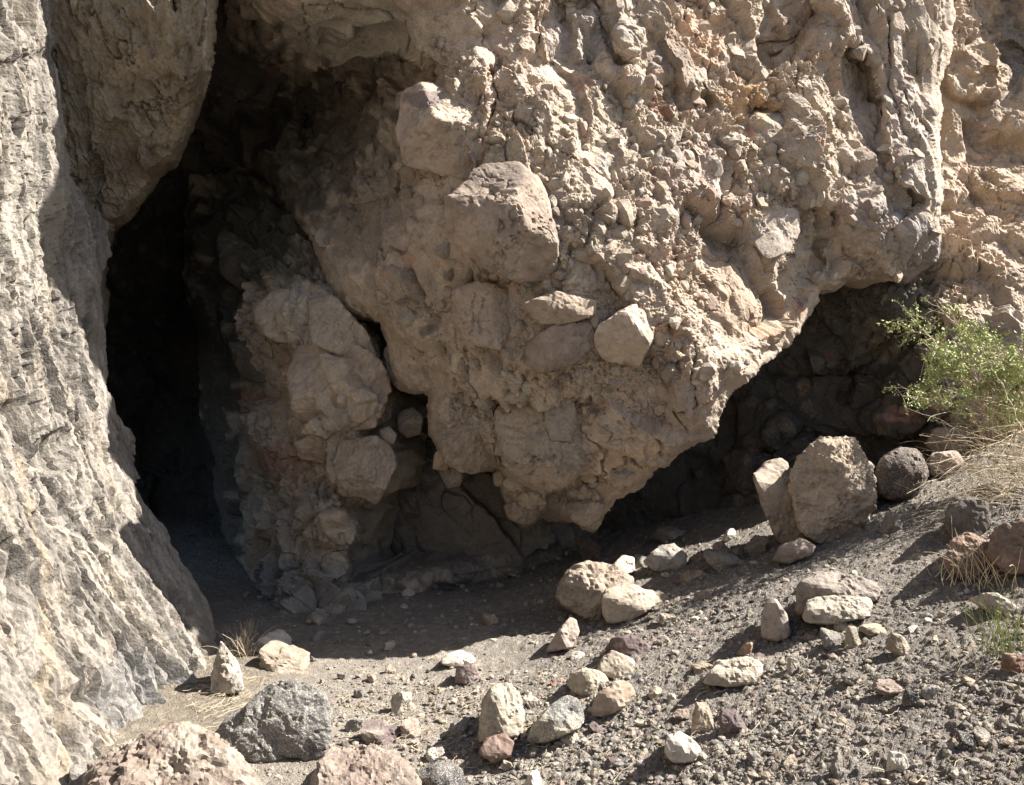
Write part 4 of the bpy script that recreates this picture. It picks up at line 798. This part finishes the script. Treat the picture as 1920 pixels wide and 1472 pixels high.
while count < 215 and tries < 5000:
    tries += 1
    u = rs.rand()
    if u < .62: px = rs.uniform(640, 1230); py = rs.uniform(1265, 1468)
    elif u < .86: px = rs.uniform(1180, 1900); py = rs.uniform(1090, 1465)
    elif u < .91: px = rs.uniform(1180, 1600); py = rs.uniform(1050, 1250)
    else: px = rs.uniform(440, 1000); py = rs.uniform(1060, 1280)
    s = 9+rs.exponential(7.); s = min(s, 34)
    if any(math.hypot(px-o[0], py-o[1]) < o[2]+s*.55 for o in occ): continue
    occ.append((px, py, s*.6))
    c, tn = tones[rs.choice(len(tones), p=[.22, .2, .16, .1, .08, .08, .06, .06, .04])]
    a = min(ANCH, key=lambda q: math.hypot(q[0][0]-px, q[0][1]-py)); dx, dy = px-a[0][0], py-a[0][1]
    if abs(dx) > abs(dy)*2: rel = 'right of' if dx > 0 else 'left of'
    elif abs(dy) > abs(dx)*2: rel = 'in front of' if dy > 0 else 'behind'
    else: rel = ('in front and to the ' if dy > 0 else 'behind and to the ')+('right of' if dx > 0 else 'left of')
    szn = 'small' if s < 17 else 'bigger'
    shp = ['angular', 'rounded', 'flattish'][rs.randint(3)]; hh = s*(.75 if shp != 'flattish' else .45)
    lab = '%s %s %s stone %s %s' % (szn, shp, tn, rel, a[1])
    if len(lab.split()) > 16: continue
    g = 'stones scattered over the ground'
    if lab in labels: continue
    labels[lab] = 1
    loose_rock('stone', px, py+hh/2, s, hh, c, lab, seed=500+count, sub=3, rough=.6, group=g, cat='stone', n=14 if shp == 'rounded' else 8, sink=.1)
    count += 1

def gravel(n, lo, hi, seed, region):
    rs = np.random.RandomState(seed); dirs, faces = ico(1); VV = []; FF = []; CCc = []; k = 0
    var = []
    for q in range(14):
        N = rs.normal(size=(7, 3)); N /= np.linalg.norm(N, axis=1)[:, None]; V = dirs*hull(dirs, N, rs.uniform(.55, .9, 7), 10)[:, None].clip(.3, 1.15); var.append(V)
    px = []; py = []
    while len(px) < n:
        x, y = region(rs); px.append(x); py.append(y)
    px = np.array(px); py = np.array(py)
    # ground intersection by marching all rays at once
    a = (px-CX)/F; c = -(py-CY)/F; d = np.full(n, 1.5); live = np.ones(n, bool)
    for it in range(900):
        z = EYE+c*d; live &= z > gz(a*d, d); d = np.where(live, d+.012, d)
    ok = d < 9; a, d = a[ok], d[ok]; n = len(a); x = a*d
    P = np.stack([x, d, 0*x], 1); r = sm(-.6, .6, x-.1*(5-d))
    z = gz(x, d)+.05*fbm(P*1.1, 4, 101)+.02*fbm(P*4, 4, 102)+(.004+.010*r)*fbm(P*16, 4, 103)
    s = lo+(hi-lo)*rs.rand(n)**3.2
    pal = np.stack([C['grey'], C['mid'], C['dark']*1.6, C['tan'], C['purple']*1.3, C['brown'], C['pale'], C['grey']*.7, C['grey']*.8, C['white'], C['pink'], C['mid']*.8])
    ci = rs.choice(len(pal), n, p=[.15, .12, .12, .1, .07, .09, .07, .09, .08, .02, .03, .06])
    vi = rs.randint(14, size=n); th = rs.uniform(0, 6.28, n); m = len(dirs)
    B = np.stack(var)[vi]; sc3 = s[:, None]*rs.uniform(.6, 1.1, (n, 3)); B = B*sc3[:, None, :]
    ct, st = np.cos(th)[:, None], np.sin(th)[:, None]
    V = np.stack([B[:, :, 0]*ct-B[:, :, 1]*st+x[:, None], B[:, :, 0]*st+B[:, :, 1]*ct+d[:, None], B[:, :, 2]*.8+z[:, None]+s[:, None]*.25], -1)
    col = (pal[ci]*.45+.36*np.array([.25, .222, .185]))*rs.uniform(.8, 1.2, n)[:, None]
    return V.reshape(-1, 3), (faces[None]+(np.arange(n)*m)[:, None, None]).reshape(-1, 3), np.repeat(col, m, 0)
def reg_a(rs):
    while True:
        x = rs.uniform(450, 2350) if rs.rand() < .3 else rs.uniform(450, 1990); y = rs.uniform(900, 1500)
        edge = 1030 if x > 1250 else 1130
        p = .25
        if x > 1040-(y-1200)*.6: p = 1.
        if y > 1270 and x > 640: p = 1.
        if y < edge-(x-1250)*.28*(x > 1250): p *= .25
        p *= .25+.75*min(1, max(0, .5+.9*math.sin(x*.011+1.3*math.sin(y*.017))*math.sin(y*.019+x*.004)))
        if rs.rand() < p: return x, y
def reg_b(rs):
    while True:
        x, y = rs.normal(930, 190), rs.normal(1370, 60)
        if x > 640-(y-1300)*.5: return x, y
def reg_c(rs): return rs.uniform(430, 1350), rs.uniform(1000, 1190)
V4, F4, C4 = gravel(900, .005, .035, 9, reg_c)
V3, F3, C3 = gravel(1500, .008, .026, 8, reg_b)
V1, F1, C1 = gravel(30000, .002, .012, 5, reg_a); V2, F2, C2 = gravel(2600, .008, .026, 6, reg_a)
tag(link('gravel', np.concatenate([V1, V2, V3, V4]), np.concatenate([F1, F2+len(V1), F3+len(V1)+len(V2), F4+len(V1)+len(V2)+len(V3)]), M_GRAVEL, cols=np.concatenate([C1, C2, C3, C4])), kind='stuff')

# ------------------------------------------------------------------ plants
def tubes(paths, radii, sides=4):
    VV = []; FF = []; n = 0
    for P, r in zip(paths, radii):
        P = np.asarray(P, float); m = len(P); T_ = np.gradient(P, axis=0); T_ /= np.linalg.norm(T_, axis=1)[:, None]+1e-9
        up = np.array([.13, .92, .31]); A = np.cross(T_, up); A /= np.linalg.norm(A, axis=1)[:, None]+1e-9; B = np.cross(T_, A)
        rr = np.linspace(r, r*.45, m)[:, None]
        for k in range(sides):
            an = 2*math.pi*k/sides; VV.append(P+(A*math.cos(an)+B*math.sin(an))*rr)
        for k in range(sides):
            k2 = (k+1) % sides
            for j in range(m-1): FF.append((n+k*m+j, n+k*m+j+1, n+k2*m+j+1, n+k2*m+j))
        n += sides*m
    return np.concatenate(VV), np.array(FF, np.int64)
def curve(p0, dirv, L, bend, rs, m=7, wob=.12):
    P = [np.array(p0, float)]; d = np.array(dirv, float); d /= np.linalg.norm(d)
    for k in range(m):
        d = d+np.array([0, 0, -bend/m])+rs.normal(size=3)*wob; d /= np.linalg.norm(d); P.append(P[-1]+d*L/m)
    return np.array(P)
def leaves(pts, rs, lo, hi):
    n = len(pts); s = rs.uniform(lo, hi, n)
    A = rs.normal(size=(n, 3)); A /= np.linalg.norm(A, axis=1)[:, None]; B = np.cross(A, rs.normal(size=(n, 3))); B /= np.linalg.norm(B, axis=1)[:, None]
    N = np.cross(A, B)
    a, b = A*s[:, None], B*(s*.6)[:, None]; mid = pts+N*(s*.2)[:, None]
    V = np.stack([pts-a, mid-a*.2+b, pts+a, mid-a*.2-b], 1).reshape(-1, 3)
    return V, np.arange(4*n).reshape(n, 4)
def empty(name, loc, label, cat, group=None):
    o = bpy.data.objects.new(name, None); COL.objects.link(o); o.location = loc; o.empty_display_size = .1; return tag(o, label, cat, group)
def local(V, o): return V-np.array(o.location)
def tuft(name, px, py, n, L, spread, label, rad=.0016, seed=1, mat=M_STRAW, bend=.5, d=None, lean=(0, 0), cat='grass tuft', bs=.04):
    rs = np.random.RandomState(seed); d = d or hit(px, py); x = (px-CX)/F*d; z = EYE-(py-CY)/F*d-.01
    P = []
    for k in range(n):
        a = rs.uniform(0, 6.28); s = rs.uniform(.1, 1)*spread
        P.append(curve((x+rs.normal()*bs, d+rs.normal()*bs, z), (math.cos(a)*s+lean[0], math.sin(a)*s+lean[1], 1), L*rs.uniform(.45, 1.1), bend*rs.uniform(0, 2), rs))
    V, Fq = tubes(P, rs.uniform(.6, 1.3, n)*rad, 3)
    o = link(name, V-np.array([x, d, z]), Fq, mat); o.location = (x, d, z); tag(o, label, cat); return o
tuft('grass_tuft', 452, 1228, 80, .23, .9, 'dry straw coloured grass tuft beside the pointed crusted rock', .0015, 3)
tuft('grass_tuft', 1845, 1090, 60, .28, .9, 'dry grass clump growing around the rough orange red boulder', .0015, 5, bs=.09, d=hit(1860, 1085))
tuft('grass_tuft', 1810, 1255, 9, .12, 1., 'few dry grass wisps on the gravel below the green sprig', .0011, 6)
tuft('green_sprig', 1885, 1225, 46, .26, .35, 'feathery pale green sprig near the right edge', .0017, 7, mat=M_LEAF, bend=.1, lean=(-.25, 0), cat='plant')
tuft('green_sprig', 1808, 1000, 24, .10, .9, 'tiny green shoot above the rough orange red boulder', .0020, 8, mat=M_LEAF, bend=.4, cat='plant', bs=.015)
tuft('grass_tuft', 1655, 1435, 10, .13, 1.3, 'wispy yellow straw by the whitish leaning stone', .0011, 9)

def bush():
    rs = np.random.RandomState(5); d0 = 4.75
    root = world(1925, 800, d0); e = empty('bush', root, 'green leafed thorny bush reaching left from the right edge of the photo', 'bush')
    ends = [((1700, 600), 1), ((1690, 745), 1), ((1780, 585), 1), ((1730, 700), 1), ((1760, 660), 1), ((1830, 610), 1), ((1800, 740), 1), ((1850, 690), 1), ((1880, 650), 1), ((1820, 800), 0), ((1930, 640), 1), ((1900, 720), 1), ((1960, 700), 1), ((1870, 780), 1)]
    paths = []; rad = []; tips = []
    for (q, g) in ends:
        for rep in range(2):
            t = world(q[0]+rs.uniform(-16, 16), q[1]+rs.uniform(-14, 14), d0+rs.uniform(-.35, .25)); p0 = root+rs.normal(size=3)*np.array([.08, .1, .05])
            mid = (p0+t)/2+np.array([0, 0, .10+.1*rs.rand()])+rs.normal(size=3)*.04
            s = np.linspace(0, 1, 12)[:, None]; P = (1-s)**2*p0+2*s*(1-s)*mid+s*s*t+rs.normal(size=(12, 3))*.008
            paths.append(P); rad.append(.0045)
            for k in range(4, 12):
                for _ in range(4):
                    b = curve(P[k], rs.normal(size=3)+np.array([-.5, 0, .4]), rs.uniform(.05, .17), .3, rs, 5, .25); paths.append(b); rad.append(.0018)
                    if g: tips.append(b[1:]); 
    V, Fq = tubes(paths, rad, 4); link('stem', local(V, e), Fq, M_TWIG, e)
    pts = np.concatenate(tips); pts = np.repeat(pts, 4, 0)+rs.normal(size=(len(pts)*4, 3))*.012
    keep = fbm(pts*7, 2, 3) > -.03; pts = pts[keep]
    V, Fq = leaves(pts, rs, .007, .013); link('foliage', local(V, e), Fq, M_LEAF, e)
bush()
def dry_bush():
    rs = np.random.RandomState(9); root = world(1935, 960, 4.45); e = empty('dry_bush', root, 'tangle of dry straw coloured stems below the green bush at the right edge', 'dry bush')
    paths = []; rad = []
    for k in range(430):
        p0 = root+rs.normal(size=3)*np.array([.14, .14, .08])+np.array([rs.uniform(-.25, .2), 0, rs.uniform(-.1, .38)])
        paths.append(curve(p0, (-.9+rs.normal()*.7, rs.normal()*.5, .55+rs.normal()*.6), rs.uniform(.2, .55), rs.uniform(-.1, 1.2), rs, 9, .13)); rad.append(rs.uniform(.0011, .0022))
    V, Fq = tubes(paths, rad, 3); link('stem', local(V, e), Fq, M_STRAW, e)
    paths = []; rad = []
    for (a, b) in [((1940, 800), (1760, 900)), ((1900, 870), (1700, 925)), ((1925, 830), (1860, 690)), ((1920, 900), (1790, 1010)), ((1930, 860), (1745, 870))]:
        p0 = world(*a, 4.5); p1 = world(*b, 4.35); m = (p0+p1)/2+np.array([0, 0, .07]); s = np.linspace(0, 1, 12)[:, None]
        paths.append((1-s)**2*p0+2*s*(1-s)*m+s*s*p1+rs.normal(size=(12, 3))*.004); rad.append(.0035)
    V, Fq = tubes(paths, rad, 4); link('branch', local(V, e), Fq, M_STRAW, e)
dry_bush()
def litter():
    rs = np.random.RandomState(21); paths = []; rad = []
    for k in range(420):
        u = rs.rand()
        if u < .4: px, py = rs.normal(800, 120), rs.normal(1350, 35)
        elif u < .75: px, py = rs.normal(430, 45), rs.normal(1315, 25)
        else: px, py = rs.uniform(600, 1900), rs.uniform(1180, 1465)
        if py > 1468 or px < 350: continue
        d = hit(px, py); x = (px-CX)/F*d; L = rs.uniform(.03, .14); a = rs.uniform(0, 3.14) if rs.rand() < .4 else rs.normal(.2, .5); bd = rs.normal()*.5
        pts = []
        for s in np.linspace(-.5, .5, 5):
            xx = x+L*s*math.cos(a+bd*s); yy = d+L*s*math.sin(a+bd*s); pts.append((xx, yy, gh(xx, yy)+.016+.012*rs.rand()))
        paths.append(pts); rad.append(rs.uniform(.0008, .0016))
    V, Fq = tubes(paths, rad, 3); tag(link('straw_litter', V, Fq, M_STRAW), kind='stuff')
litter()
